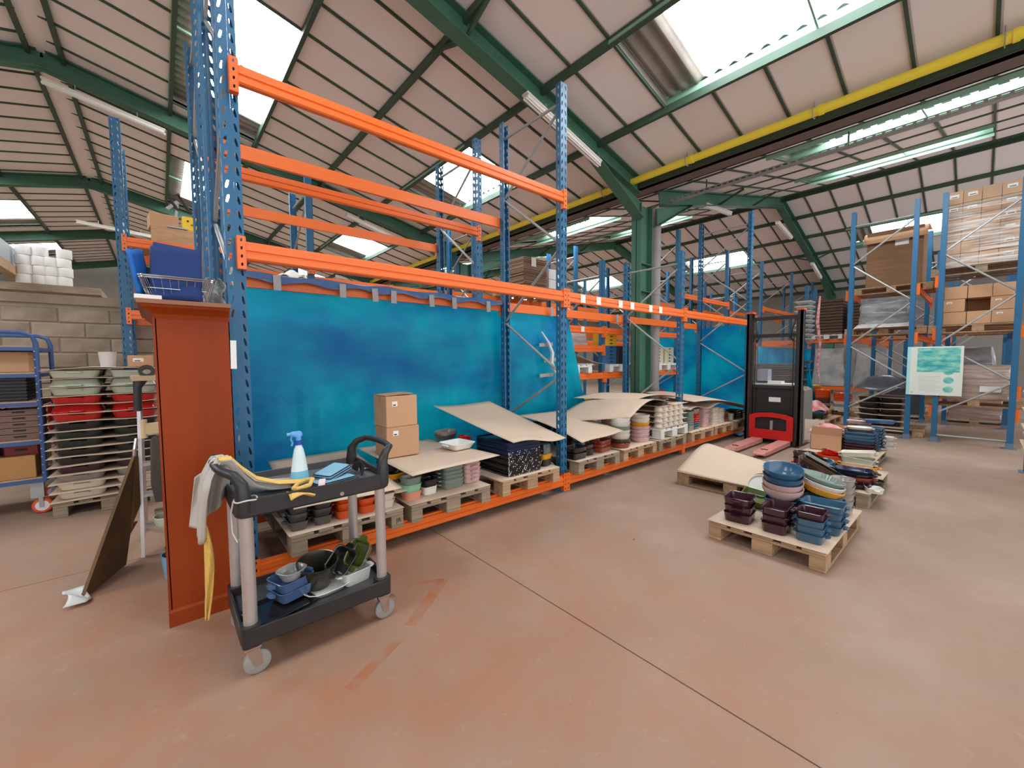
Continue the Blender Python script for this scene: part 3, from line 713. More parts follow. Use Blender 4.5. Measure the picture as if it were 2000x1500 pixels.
# the rolled hem over the beam and the tape that holds it
hem = M(); L_ = []
for k in range(31):
    x = .08+2.9*k/30; L_.append([(x, 1.0+.012*math.sin(k*1.7), 2.262+.01*math.sin(k)), (x, 1.0, 2.235+.012*math.sin(k*2.1)), (x, .992, 2.20+.018*math.sin(k*1.3)), (x, 1.0, 2.215), (x, 1.02, 2.25), (x, 1.06, 2.268)])
hem.loops(L_); o = obj('sheet_hem', hem, mat('blue_hem', (52, 84, 130), .4, var=.3, vscale=10), f1, -f1.location, smooth=True, label='dark blue folded hem over the beam')
tapes(f1, [(.42, .985, 2.19), (.98, .985, 2.18), (1.3, .985, 2.17), (1.5, .985, 2.17), (1.95, .985, 2.17), (2.25, .985, 2.17), (2.75, .985, 2.17), (3.9, .99, 2.19), (5.5, .99, 2.19)])
tapes(f1, [(3.85, 1.06, 1.72), (3.95, 1.06, 1.5), (3.86, 1.06, 1.28)], (.28, .05))
obj('knotted_strip', M().tube([(3.75, 1.05, 1.9), (3.86, 1.02, 1.75), (3.92, 1.0, 1.6), (3.9, 1.0, 1.45), (4.0, 1.0, 1.3), (4.02, 1.02, 1.12)], [.012, .02, .03, .035, .02, .012], 6), mat('clear_film_strip', (196, 200, 204), .3), f1, -f1.location, smooth=True)
f2 = tag(film('', [(8.68, 2.5, .45), (8.68, .02, .22), (8.68, .03, 2.2), (8.68, 2.5, 2.12)], .008, 40, 24, (4, 2), jag=.02), 'blue plastic sheet closing the end of the front rack before the lift truck', 'plastic sheet')
tapes(f2, [(8.66, .2, 2.1), (8.66, .06, 1.75), (8.66, .04, 1.3), (8.66, .05, .9)], (.02, .16))
f3 = tag(film('', [(13.4, 1.42, .75), (19.4, 1.42, .75), (19.4, 1.42, 1.86), (13.4, 1.42, 1.86)], .03, 60, 20, (9, 2)), 'blue plastic sheet on the far racking, seen through the lift truck mast', 'plastic sheet')
f4 = tag(film('', [(13.0, .16, .30), (13.0, -.17, .32), (13.0, .15, 1.95), (13.0, .26, 1.95)], .03, 24, 20, (3, 2)), 'narrow blue plastic sheet hanging right of the lift truck mast', 'plastic sheet')

# ------------------------------------------------------------ service trolley and what it carries
tr = thing('service_trolley', 'black two-shelf service trolley with aluminium posts in the foreground', 'trolley', (.21, -.62, 0))
def tray(z, h, nm):
    L, W = .74, .54
    lo = [rr(L-.02, W-.02, .035, z-.0, 4), rr(L, W, .04, z+.01, 4), rr(L, W, .04, z+h, 4), rr(L-.012, W-.012, .035, z+h+.003, 4), rr(L-.03, W-.03, .03, z+h, 4), rr(L-.05, W-.05, .03, z+h-.035, 4)]
    return obj(nm, M().loops(lo), BLACK, tr, smooth=True)
up = tray(.775, .085, 'upper_tray'); lw = tray(.155, .085, 'lower_tray')
topm = mat('scuffed_grey_mat', (96, 96, 98), .55, var=.5, vscale=9, col2=(70, 70, 72), bump=.2, bscale=60)
obj('tray_mat', M().loops([rr(.685, .485, .03, .826, 4), rr(.685, .485, .03, .8275, 4)]), topm, up)
obj('tray_mat', M().loops([rr(.685, .485, .03, .206, 4), rr(.685, .485, .03, .2075, 4)]), mat('scuffed_black_mat', (62, 62, 64), .5, var=.6, vscale=7, col2=(96, 94, 92)), lw)
obj('lock_button', M().cyl((.1, -.27, .8), (.1, -.276, .8), .011, 16), CHROME, up, smooth=True)
for sx in (-1, 1):
    for sy in (-1, 1):
        px, py = sx*.325, sy*.225
        pr = [(.028*math.cos(a)*(1+.07*math.cos(4*a)), .022*math.sin(a), 0) for a in [2*PI*k/20 for k in range(20)]]
        lo = [[(px+a, py+b, z) for a, b, _ in pr] for z in (.24, .775)]
        obj('post', M().loops(lo), ALU, tr, smooth=True)
        obj('corner_block', M().loops([rr(.08, .08, .02, .15, 3, px, py), rr(.085, .085, .02, .252, 3, px, py)]), BLACK, lw, smooth=True)
        c = obj('caster', M().box(px-.035, px+.035, py-.03, py+.03, .135, .15).cyl((px, py, .1), (px, py, .14), .016, 12), CHROME, tr, smooth=True)
        dx = .02 if sx < 0 else .01
        fk = M()
        for s in (-1, 1): fk.loops([[(px-.03, py+s*.021, .138), (px+.03, py+s*.021, .138), (px+dx+.02, py+s*.021, .045), (px+dx-.012, py+s*.021, .045)], [(px-.03, py+s*.024, .138), (px+.03, py+s*.024, .138), (px+dx+.02, py+s*.024, .045), (px+dx-.012, py+s*.024, .045)]])
        fk.box(px-.03, px+.03, py-.024, py+.024, .13, .138)
        obj('fork', fk, CHROME, c)
        wl = M().lathe([(.012, -.017), (.05, -.017), (.0575, -.012), (.0575, .012), (.05, .017), (.012, .017)], 24).xf(T(px+dx, py, .058, rx=PI/2))
        obj('wheel', wl, RUBBER, c, smooth=True)
        obj('hub', M().cyl((px+dx, py-.023, .052), (px+dx, py+.023, .052), .014, 12), CHROME, c, smooth=True)
        if sx > 0 and sy < 0: obj('brake_pedal', M().bar((px+.02, py, .115), (px+.075, py, .10), .045, .008), CHROME, c)
for sx in (-1, 1):
    x0 = sx*.335; xo = sx*.41
    pts = [(x0, -.245, .80), (x0, -.247, .86), (x0+sx*.004, -.245, .93), (x0+sx*.03, -.225, .975), (xo, -.18, .995), (xo+sx*.01, -.1, 1.0), (xo+sx*.012, 0, 1.002), (xo+sx*.01, .1, 1.0), (xo, .18, .995), (x0+sx*.03, .225, .975), (x0+sx*.004, .245, .93), (x0, .247, .86), (x0, .245, .8)]
    obj('push_handle', M().tube(pts, [.034, .034, .028, .022, .019, .019, .019, .019, .019, .022, .028, .034, .034], 12), BLACK, tr, smooth=True)
obj('cable_tie', M().tube([(-.325+.046*math.cos(a), -.245+.043*math.sin(a), .862+.004*math.sin(3*a)) for a in [k*PI/10 for k in range(20)]], .0035, 6, closed=True), mat('clear_strap', (206, 204, 196), .3), tr, smooth=True)
obj('cable_tie', M().tube([(-.372, -.24, .86), (-.378, -.2, .80), (-.376, -.19, .70), (-.36, -.21, .655), (-.345, -.19, .67)], .004, 6), MATS['clear_strap'], tr, smooth=True)
# spray bottle
sb = thing('spray_bottle', 'white spray bottle of blue cleaner with blue trigger on the trolley', 'bottle', (.155, -.70, .8275))
bm_ = mat('milky_plastic', (206, 222, 224), .3, coat=.3)
liq = mat('blue_cleaner', (108, 178, 204), .25, coat=.3)
def oval(a, b, z, n=20): return [(a*math.cos(2*PI*k/n), b*math.sin(2*PI*k/n), z) for k in range(n)]
obj('liquid', M().loops([oval(.042, .031, 0), oval(.047, .034, .008), oval(.046, .034, .05), oval(.042, .031, .088)]), liq, sb, smooth=True)
obj('body', M().loops([oval(.042, .031, .088), oval(.036, .027, .13), oval(.03, .024, .17), oval(.024, .021, .20), oval(.016, .016, .222), oval(.014, .014, .235)]), bm_, sb, smooth=True)
obj('collar', M().cyl((0, 0, .228), (0, 0, .252), .019, 16), mat('blue_collar', (24, 70, 160), .35), sb, smooth=True)
hd = M().loops([oval(.013, .012, .25), oval(.014, .012, .268), [(x-.008, y, z) for x, y, z in oval(.03, .012, .276)], [(x-.014, y, z) for x, y, z in oval(.034, .011, .292)], [(x-.01, y, z) for x, y, z in oval(.02, .007, .301)]])
obj('trigger_head', hd, mat('light_blue_plastic', (92, 160, 222), .35), sb, smooth=True)
obj('nozzle', M().cyl((-.055, 0, .287), (-.04, 0, .287), .009, 10), MATS['light_blue_plastic'], sb, smooth=True)
obj('trigger', M().tube([(-.03, 0, .28), (-.036, 0, .262), (-.028, 0, .24), (-.034, 0, .225)], .005, 6), MATS['light_blue_plastic'], sb, smooth=True)
# folded microfibre cloths
cb = mat('light_blue_microfibre', (128, 176, 200), .9, bump=.3, bscale=90); hemk = mat('dark_cloth_hem', (30, 38, 52), .8)
def cloth(label, loc, L, W, H, rz, fnz=None, m=cb, rot=None, layers=3):
    t = thing('folded_cloth', label, 'cloth', loc, rz, None, rot)
    for k in range(layers):
        z0 = k*H/layers; z1 = (k+1)*H/layers-.002; dl = .01*k
        g = M().loops([rr(L-dl-.01, W-dl-.01, .012, z0, 3), rr(L-dl, W-dl, .014, (z0+z1)/2, 3), rr(L-dl-.01, W-dl-.01, .012, z1, 3)]); obj('fold', g, m, t, smooth=True)
        h = rr(L-dl+.002, W-dl+.002, .014, (z0+z1)/2, 3); obj('hem', M().tube(h, .0025, 5, closed=True), hemk, t, smooth=True)
    return t
cloth('light blue microfibre cloth spread flat under the folded one on the trolley', (.31, -.70, .8275), .24, .19, .022, .25)
cloth('light blue microfibre cloth with dark hem folded on top, tilted', (.335, -.66, .853), .20, .13, .034, .62, rot=(.05, -.12, .62))
tg = tag(obj('cloth_tag', M().grid(4, 6, lambda u, v: (-.016+u*.032, -.04+v*.08, .006*math.sin(3*v))), mat('pinkish_white_tag', (224, 200, 196), .6), None, (.24, -.795, .85), (.3, .0, -.35), thick=.001), 'small pinkish white washing tag lying on the blue cloths', 'tag')
dt = thing('black_rag', 'crumpled black tool strap beside the blue cloths on the trolley', 'strap', (.47, -.62, .8275))
for k in range(5): obj('strand', M().tube([(0, -.02*k+.03, .02), (.02, -.02*k+.02, .055+.006*k), (.035, -.02*k, .05), (.045-.01*k, -.03*k, .01)], .006, 6), mat('black_cloth', (24, 24, 28), .8), dt, smooth=True)
tag(obj('paper_scrap', M().grid(3, 3, lambda u, v: (u*.05, v*.03, .008+.01*math.sin(4*u+2*v))), WHITE, None, (.525, -.63, .8275), thick=.001), 'small white paper scrap right of the cloths on the trolley', 'paper')
# grey and mustard rag draped over the left handle
gc = mat('grey_rag', (186, 178, 168), .9, bump=.3, bscale=60); yc = mat('mustard_rag', (220, 178, 96), .9, bump=.3, bscale=60)
rg = thing('draped_rag', 'grey and mustard apron draped over the left trolley handle', 'rag', (-.2, -.6, .95))
def drp(u, v):
    # profile over the handle: hangs outside on the left, lies on the tray to the right
    path = [(-.075, -.29), (-.07, -.2), (-.062, -.1), (-.045, -.01), (-.005, .07), (.04, .075), (.08, .01), (.14, -.06), (.22, -.09), (.32, -.098)]
    s = v*(len(path)-1); i = min(int(s), len(path)-2); fr = s-i
    x = path[i][0]*(1-fr)+path[i+1][0]*fr; z = path[i][1]*(1-fr)+path[i+1][1]*fr
    wdt = .26*(1-.55*v) if v > .3 else (.10+.42*v)
    y = -.05+(u-.5)*wdt+(.16*(v-.3) if v > .45 else 0)*-.3
    return (x+.014*math.sin(19*u+3*v), y, z+.013*math.sin(23*u+4*v)+(-.05*abs(u-.5) if v < .1 else 0))
def flap(u, v):
    x = -.085+.155*u-.03*v+.02*u*v; z = .035-.05*(1-u)**2*(1-v)-.30*v*(1-.35*u)-.02*math.sin(5*u)*v
    return (x, .02-.12*v*0+.03*math.sin(13*u+2*v)*(.3+v)+.05*u, z)
obj('hanging_flap', M().grid(26, 20, flap), gc, rg, smooth=True, thick=.003)
obj('grey_cloth', M().grid(36, 40, drp), gc, rg, smooth=True, thick=.003)
def yel(u, v):
    path = [(-.0, .085), (.05, .082), (.09, .03), (.15, -.03), (.24, -.07), (.33, -.085), (.4, -.09)]
    s = v*(len(path)-1); i = min(int(s), len(path)-2); fr = s-i
    x = path[i][0]*(1-fr)+path[i+1][0]*fr; z = path[i][1]*(1-fr)+path[i+1][1]*fr
    return (x, -.12+(u-.5)*.06-.03*v+.008*math.sin(9*v), z+.012*math.sin(PI*u))
obj('mustard_cloth', M().grid(8, 30, yel), yc, rg, smooth=True, thick=.004, label='mustard yellow strap lying over the grey cloth')
def yst(u, v):
    w_ = .014+.022*math.sin(PI*min(1, v*1.05)); return (-.062+.012*math.sin(4*v)+(u-.5)*w_, -.09+.012*math.sin(6*v+5*u), -.22-.47*v)
obj('hanging_strap', M().grid(6, 30, yst), mat('checked_mustard_cloth', (222, 180, 92), .9, var=.5, vscale=30, stretch=(1, 1, 8), col2=(190, 146, 66)), rg, smooth=True, thick=.006, label='mustard strap hanging down from the handle')
obj('strap_loop', M().tube([(.30, -.2, -.10), (.31, -.26, -.088), (.36, -.275, -.075), (.385, -.23, -.06), (.37, -.17, -.075), (.33, -.16, -.09), (.30, -.2, -.10)], .011, 8), yc, rg, smooth=True, label='mustard strap loop')
obj('strap_end', M().grid(6, 6, lambda u, v: (.26+u*.11, -.33+v*.09, -.118+.02*math.sin(3*u+2*v))), yc, rg, smooth=True, thick=.008)
# dishes on the lower tray
ZL = .2075
dish('black_tray', 'black rectangular tray lying flat on the left of the lower trolley shelf', 'tray', 'black', .30, .24, .022, (.03, -.72, ZL), .25, handles=None, r=.04)
dish('baking_dish', 'denim blue square dish under the other one on the trolley', 'dish', 'denim blue', .185, .165, .06, (.10, -.66, ZL+.022), .3, hw=.06, tp=.82)
dish('baking_dish', 'denim blue square dish on top of its twin, holding a white bowl', 'dish', 'denim blue', .185, .165, .06, (.10, -.66, ZL+.022+.05), .34, hw=.06, tp=.82)
dish('baking_dish', 'small white square bowl inside the denim blue dish on the trolley', 'bowl', 'grey', .135, .125, .05, (.105, -.66, ZL+.115), .5, handles=None, tp=.7, r=.045)
dish('serving_plate', 'white oval plate under the big dark bowl on the trolley', 'plate', 'white', .26, .19, .03, (.275, -.69, ZL), .15, handles=None, tp=.75, r=.08)
rounddish('mixing_bowl', 'large dark olive mixing bowl on the lower trolley shelf', 'dark olive', .11, .145, (.24, -.64, ZL+.022), (.16, -.02, 0), fl=False, tp=.62, cat='bowl')
dish('baking_dish', 'white rectangular dish under the black and green ones on the trolley', 'dish', 'white', .17, .12, .075, (.43, -.70, ZL), .15, hw=.06)
dish('baking_dish', 'black square dish tipped on its side behind the green dish', 'dish', 'black', .15, .13, .075, (.375, -.66, ZL+.10), 0, (.5, -.7, .4), hw=.05)
dish('baking_dish', 'olive green dish with cream inside, tipped up on the trolley', 'dish', 'olive green', .15, .12, .07, (.485, -.66, ZL+.125), 0, (.45, -1.0, .3), hw=.05)

# ------------------------------------------------------------ brown wooden cabinet
cw = mat('reddish_brown_wood', (150, 60, 14), .5, var=.6, vscale=2.2, stretch=(3, 3, .25), col2=(124, 44, 10), bump=.04, spec=.2)
cwd = mat('darker_brown_wood', (112, 50, 24), .5, var=.5, vscale=3, stretch=(3, 3, .3))
cab = thing('wooden_cabinet', 'tall reddish brown wooden bookcase standing against the first blue upright', 'cabinet', (-.235, .32, 0))
W2 = .44
obj('side_panel', M().box(-.165, .165, -W2-.01, -W2+.012, .09, 1.77), cw, cab)
obj('side_panel', M().box(-.165, .165, W2-.012, W2+.01, .09, 1.77), cw, cab)
obj('back_panel', M().box(.15, .163, -W2, W2, .09, 1.77), cwd, cab)
obj('plinth', M().loops([[(-.178, -W2-.022, 0), (.17, -W2-.022, 0), (.17, W2+.02, 0), (-.178, W2+.02, 0)], [(-.178, -W2-.022, .085), (.17, -W2-.022, .085), (.17, W2+.02, .085), (-.178, W2+.02, .085)],
                         [(-.166, -W2-.011, .098), (.165, -W2-.011, .098), (.165, W2+.01, .098), (-.166, W2+.01, .098)]]), cw, cab)
pf = [(0, 1.74), (.008, 1.765), (.03, 1.785), (.05, 1.80), (.055, 1.815)]
obj('cornice', M().loops([[(-.166-d, -W2-.011-d, z), (.17, -W2-.011-d, z), (.17, W2+.01+d, z), (-.166-d, W2+.01+d, z)] for d, z in pf]), cw, cab)
obj('top_board', M().box(-.235, .175, -W2-.08, W2+.07, 1.815, 1.838), mat('top_board_wood', (150, 96, 64), .5, var=.5, vscale=4, stretch=(.3, 4, 4)), cab)
for z in (.1, .42, .74, 1.08, 1.42): obj('shelf', M().box(-.155, .15, -W2+.012, W2-.012, z, z+.022), cw, cab)
obj('face_frame', M().box(-.175, -.16, -W2-.01, -W2+.05, .09, 1.77).box(-.175, -.16, W2-.05, W2+.01, .09, 1.77).box(-.175, -.16, -W2, W2, 1.66, 1.77), cw, cab)
tag(obj('paper_notice', M().box(.0, .03, -.001, 0, 0, .17), WHITE, None, (-.068, -.134, 1.46), (0, .02, 0)), 'narrow white paper strip stuck at the right edge of the cabinet side', 'paper')
# wire basket with folded blue cloths
bk = thing('wire_basket', 'chrome wire basket of folded blue sheets on top of the cabinet', 'basket', (-.29, .02, 1.838))
def ringz(L, W, z): return [Vector(p) for p in rr(L, W, .03, z, 3)]
obj('rim', M().tube(ringz(.33, .30, .125), .004, 6, closed=True).tube(ringz(.335, .305, .135), .004, 6, closed=True), CHROME, bk, smooth=True)
obj('hoop', M().tube(ringz(.30, .27, .07), .002, 5, closed=True).tube(ringz(.26, .23, .004), .003, 5, closed=True), CHROME, bk, smooth=True)
wm = M(); a_, b_ = rr(.33, .30, .03, .125, 6), rr(.26, .23, .03, .004, 6)
for p, q in zip(a_, b_): wm.cyl(p, q, .0014, 5)
for k in range(9): wm.cyl((-.15+.0375*k, -.15, .127), (-.12+.03*k, -.115, .004), .0014, 5)
obj('wires', wm, CHROME, bk)
bc = mat('royal_blue_cloth', (26, 54, 108), .85, bump=.25, bscale=40, var=.3, vscale=8, col2=(20, 40, 88)); bc2 = mat('bright_blue_cloth', (30, 100, 180), .8, bump=.2, bscale=40)
for k in range(6):
    x0, x1, zt, yy = -.115+.006*k, .105-.004*k, [.30, .325, .325, .31, .29, .27][k], -.105+.04*k
    cl = M().grid(10, 10, lambda u, v: (x0+(x1-x0)*u+.02*(v-.5)*(1 if k else .4), yy-.022+.012*math.sin(6*u+k)+.035*v*(1 if k < 3 else 1.4), .012+(zt-.012)*v+.01*math.sin(3*u+2*k)*v))
    o = obj('folded_sheet', cl, bc if k != 0 else bc, None, (-.29, .02, 1.838), smooth=True, thick=.026)
    tag(o, 'royal blue folded sheet in the wire basket, %s from the front' % ['first', 'second', 'third', 'fourth', 'fifth', 'sixth'][k], 'cloth', 'blue sheets in the basket')
o = obj('folded_sheet', M().grid(8, 8, lambda u, v: (-.17+.05*u-.035*v, -.08+.10*u, .03+.24*v+.03*u)), bc2, None, (-.29, .02, 1.838), smooth=True, thick=.02)
tag(o, 'lighter blue folded sheet poking out at the left of the basket', 'cloth')
pb = tag(obj('crumpled_bag', M().grid(14, 14, lambda u, v: (-.04+.10*u+.012*math.sin(9*v), .0+.05*math.sin(PI*u)*(1-.4*v)+.012*math.sin(12*u+7*v), .16*v+.015*math.sin(11*u))), mat('clear_crumpled_plastic', (170, 176, 176), .25, var=.8, vscale=22, col2=(60, 66, 66), coat=.5), None, (-.13, .0, 1.842), smooth=True, thick=.003),
         'crumpled clear plastic bag beside the wire basket', 'bag')
tag(obj('paper_strip', M().box(0, .11, 0, .03, 0, .022), WHITE, None, (-.475, -.16, 1.842), (0, 0, .1)), 'white labelled strip on the left edge of the cabinet top', 'label strip')
# ------------------------------------------------------------ pallets in the front rack, bay one
PZ = BZ+.144
for i, (x, wood, wh) in enumerate([(.62, WOODG, 'nearest the wooden cabinet'), (1.49, WOODG, 'under the two cardboard boxes'), (2.44, WOOD, 'under the stack of black trays'),
                                   (3.56, WOODG, 'just right of the second upright'), (4.45, WOOD, 'under the fluted round dishes'), (5.32, WOODG, 'left of the third upright'),
                                   (6.3, WOOD, 'right of the third upright'), (7.15, WOOD, 'under the cream boxes'), (8.05, WOODG, 'beside the lift truck mast')]):
    pallet((x, .47, BZ), 0, 'wooden pallet on the bottom rack beams %s' % wh, wood, 'pallets on the bottom beams of the front rack')
    sheet('brown board lying on the rack pallet %s' % wh, [(x-.41, -.125, PZ+.004), (x+.41, -.125, PZ+.004), (x+.41, 1.05, PZ+.004), (x-.41, 1.05, PZ+.004)], wav=.001, nx=6, ny=6, group='boards on rack pallets')
PB = PZ+.009
def lettering(txt, size, parent, loc, rot, m=None):
    cu = bpy.data.curves.new('lettering', 'FONT'); cu.body = txt; cu.size = size; cu.extrude = .0006; cu.align_x = 'CENTER'; cu.align_y = 'CENTER'
    o = bpy.data.objects.new('tmp', cu); COL.objects.link(o); bpy.context.view_layer.update()
    me = bpy.data.meshes.new_from_object(o.evaluated_get(bpy.context.evaluated_depsgraph_get())); bpy.data.objects.remove(o); me.name = 'lettering'
    me.materials.clear(); me.materials.append(m or INK); q = bpy.data.objects.new('lettering', me); COL.objects.link(q); q.parent = parent; q.location = loc; q.rotation_euler = rot; return q
pz1 = [o for o in bpy.data.objects if o.name.startswith('wooden_pallet') and 'nearest the wooden cabinet' in o.get('label', '')][0]
bk1 = [c for c in pz1.children if c.name.startswith('block') and c.location.x > .3 and c.location.y < -.5][0]
lettering('JR', .05, bk1, (.008, -.0725, 0), (PI/2, 0, 0))
# pallet 1: loaf dishes
for i, (x, c, n) in enumerate([(.29, 'charcoal', 3), (.45, 'charcoal', 3), (.60, 'orange', 3), (.765, 'orange', 2), (.92, 'cream', 2)]):
    w_ = ['first', 'second', 'third', 'fourth', 'fifth'][i]+' stack from the cabinet on the nearest rack pallet'
    stack(w_, 'loaf dish', 'dish', [c]*n, (x, .02, PB), 0, .125, .2, .065, .056, hw=.05, tp=.8)
    stack(w_.replace('stack', 'rear stack'), 'loaf dish', 'dish', [c]*3, (x, .36, PB), 0, .125, .2, .065, .056, hw=.05, tp=.8)
sheet('large flat brown board covering the loaf dishes behind the trolley', [(.24, -.14, PB+.18), (1.0, -.16, PB+.165), (1.03, 1.03, PB+.275), (.30, 1.03, PB+.275)], wav=.003)
sheet('small board flap sticking out beside the trolley handle', [(.93, -.06, PB+.10), (1.14, -.02, PB+.09), (1.14, .3, PB+.12), (.93, .3, PB+.13)], wav=.003, nx=6, ny=6)
carton('small brown carton behind the trolley handle under the board', (.99, .62, PB+.0), .16, .26, .19, 0)
# pallet 2
stack('small stack at the left of the boxed pallet', 'square bowl', 'bowl', ['peach', 'mint green', 'sage grey'], (1.165, .03, PB), .08, .165, .14, .072, .058, handles=None, r=.045, tp=.84)
stack('pair beside the peach bowl', 'square bowl', 'bowl', ['white', 'black'], (1.345, .06, PB), .05, .135, .13, .07, .06, handles=None, r=.03)
dish('baking_dish', 'black and yellow oval dish peeking out beside the boxed pallet board', 'dish', 'mustard', .22, .17, .05, (1.10, .22, PB+.15), .2, handles=None, r=.08)
dish('baking_dish', 'black oval liner dish inside the mustard oval dish', 'dish', 'black', .20, .15, .046, (1.10, .22, PB+.162), .2, handles=None, r=.07)
stack('seven-high stack under the boxed board', 'baking dish', 'dish', ['sage grey']*7, (1.59, .09, PB), .0, .215, .18, .055, .036, hw=.08, handles='L')
stack('pink stack right of the sage grey one', 'baking dish', 'dish', ['pale pink']*6, (1.82, .12, PB), .0, .19, .17, .055, .041, hw=.08, handles='W')
stack('rear stack under the boxed board', 'baking dish', 'dish', ['charcoal']*6, (1.25, .6, PB), .0, .22, .2, .055, .041, hw=.08)
stack('second rear stack under the boxed board', 'baking dish', 'dish', ['charcoal']*6, (1.68, .6, PB), .0, .22, .2, .055, .041, hw=.08)
SZ = PB+.275
sheet('large brown board carrying the two cardboard boxes and white dish', [(1.04, -.26, SZ+.0), (1.95, -.2, SZ+.005), (1.93, 1.06, SZ-.0), (1.09, 1.06, SZ)], fn=lambda u, v: -.02*v*u, wav=.002)
carton('lower cardboard box on the board in the front rack', (1.275, .50, SZ+.008), .315, .27, .275, -.03, labels=[('f', -.07, .22, .05, .045)])
carton('upper cardboard box stacked on the other one in the front rack', (1.265, .50, SZ+.285), .305, .26, .28, .02, labels=[('f', -.07, .21, .05, .045)], flaps=True)
dish('baking_dish', 'white square baking dish alone on the brown board beside the boxes', 'dish', 'white', .27, .27, .062, (1.83, .33, SZ+.008), .12, handles='L', hw=.1, tp=.74)
# pallet 3: black trays
for k in range(23):
    o = dish('oval_tray', 'black tray %s in the tall tray stack' % (nth(k, 23) if k < 20 else ['third from the top', 'second from the top', 'on top'][k-20]), 'tray', 'black' if k < 14 else 'navy', .48, .56, .02, (2.40+R.uniform(-.003, .003), .21+R.uniform(-.003, .003), PB+.0145*k), 0, handles=None, r=.05, tp=.95, group='black trays stacked in the front rack')
    if k < 17:
        mm = M()
        for q in range(9):
            xx = -.235+.47*((q*37+k*11) % 47)/47
            if (xx < -.2 or -.02 < xx < .03 or R.random() < .55): mm.box(xx, xx+R.uniform(.004, .014), -.2825, -.2815, .006, .006+R.uniform(.004, .01))
        mm.box(-.235, -.226, -.2825, -.2815, .005, .013); obj('price_mark', mm, WHITE, o)
stack('pair right of the black trays', 'square bowl', 'bowl', ['black', 'mustard'], (2.775, .05, PB), .1, .15, .14, .075, .06, handles=None)
dish('baking_dish', 'dark bowl resting upside down on the mustard bowl', 'bowl', 'dark olive', .15, .14, .1, (2.775, .05, PB+.235), 0, (PI, 0, .1), handles=None)
stack('stack behind the mustard bowl', 'baking dish', 'dish', ['brick red']*5, (2.78, .42, PB), 0, .18, .2, .06, .05, handles=None)
sheet('tilted brown board resting on the stack of black trays', [(2.17, -.14, .70), (2.93, -.14, .655), (2.72, .96, .985), (1.93, .96, .985)], bow=-.01, fn=lambda u, v: .02*math.sin(6*u)*(1-v), wav=.004)
stack('pair behind the white dish', 'oval dish', 'dish', ['charcoal', 'warm grey'], (2.0, .82, SZ+.012), .3, .26, .18, .05, .04, handles=None, r=.07)
dish('baking_dish', 'small red dish wedged between white dish and black trays', 'dish', 'red', .15, .12, .06, (2.07, .56, SZ+.01), 0, (.15, .2, .5), handles='L', hw=.05)
# pallet 4
stack('left stack right of the second upright', 'square dish', 'dish', ['black', 'black'], (3.27, .02, PB), 0, .24, .2, .075, .065, handles=None)
stack('middle stack on the pallet right of the second upright', 'round-cornered dish', 'dish', ['black', 'chocolate'], (3.52, .06, PB), 0, .18, .18, .075, .055, handles=None, r=.06)
stack('brick stack beside the fluted dishes', 'baking dish', 'dish', ['brick red', 'brick red', 'brick red'], (3.80, .06, PB), .1, .26, .2, .06, .045, hw=.07)
for j, xx in enumerate((3.3, 3.72)): stack('%s rear stack right of the second upright' % ['left', 'right'][j], 'square dish', 'dish', ['black']*5, (xx, .62, PB), 0, .22, .22, .075, .07, handles=None)
sheet('brown board curling over the dishes right of the second upright', [(3.2, -.14, .555), (3.98, -.16, .60), (4.1, .95, .76), (3.2, .97, .75)], fn=lambda u, v: .05*math.sin(3*v)*(1-u), wav=.006)
# pallet 5: fluted dishes
FD = ['brick red', 'chocolate', 'cream', 'cream', 'sage grey', 'cream', 'white']
rstack('tall front stack of fluted dishes', 'fluted round dish', FD, (4.19, .03, PB), .135, .062, .056)
rstack('front stack with the mustard dish', 'fluted round dish', ['pale pink', 'pale pink', 'pale pink', 'pale pink', 'mustard', 'cream', 'cream'], (4.73, .07, PB), .135, .06, .053)
rstack('cream rear stack of fluted dishes', 'fluted round dish', ['cream']*7, (4.13, .5, PB), .135, .06, .056)
rstack('pink rear stack of fluted dishes', 'fluted round dish', ['pale pink']*6, (4.52, .42, PB), .135, .06, .056)
# pallet 6: white pallet, boards and moulded cups
pallet((5.36, .47, PB+.01), 0, 'white painted pallet stacked on the wooden one left of the third upright', WOODW, 'white pallets')
zc = PB+.165
for k in range(5):
    z0 = zc+.078*k
    sheet('brown board %s between the layers of cream bowls' % nth(k, 5), [(4.97, -.13, z0), (5.75, -.13, z0+.01), (5.75, .9, z0), (4.97, .9, z0)], wav=.004, nx=8, ny=6, group='boards between layers of cream bowls')
    if k < 4:
        for q in range(5):
            rounddish('upturned_bowl', 'cream upturned bowl, %s from the left in layer %s from the bottom' % (['first', 'second', 'third', 'fourth', 'fifth'][q], ['first', 'second', 'third', 'fourth'][k]),
                      'cream', .068, .064, (5.05+.155*q, -.03, z0+.072), (PI, 0, 0), fl=False, group='upturned cream bowls', cat='bowl', tp=.62)
stack('pair on top of the cream bowl layers', 'dish', 'dish', ['black', 'dark olive'], (5.12, -.0, zc+.33), .2, .3, .2, .05, .035, handles='L')
sheet('large brown board bowed over the fluted dishes', [(4.15, -.16, .76), (5.35, -.14, .87), (5.6, .9, .90), (3.6, .75, .64)], fn=lambda u, v: .11*math.sin(PI*u)+.03*math.sin(5*u), wav=.006, nx=22)
sheet('brown board lying over the back of the bowl layers', [(4.9, .25, .90), (5.78, -.02, .90), (5.85, .95, .88), (4.35, .97, .92)], fn=lambda u, v: .06*math.sin(PI*u), wav=.004)
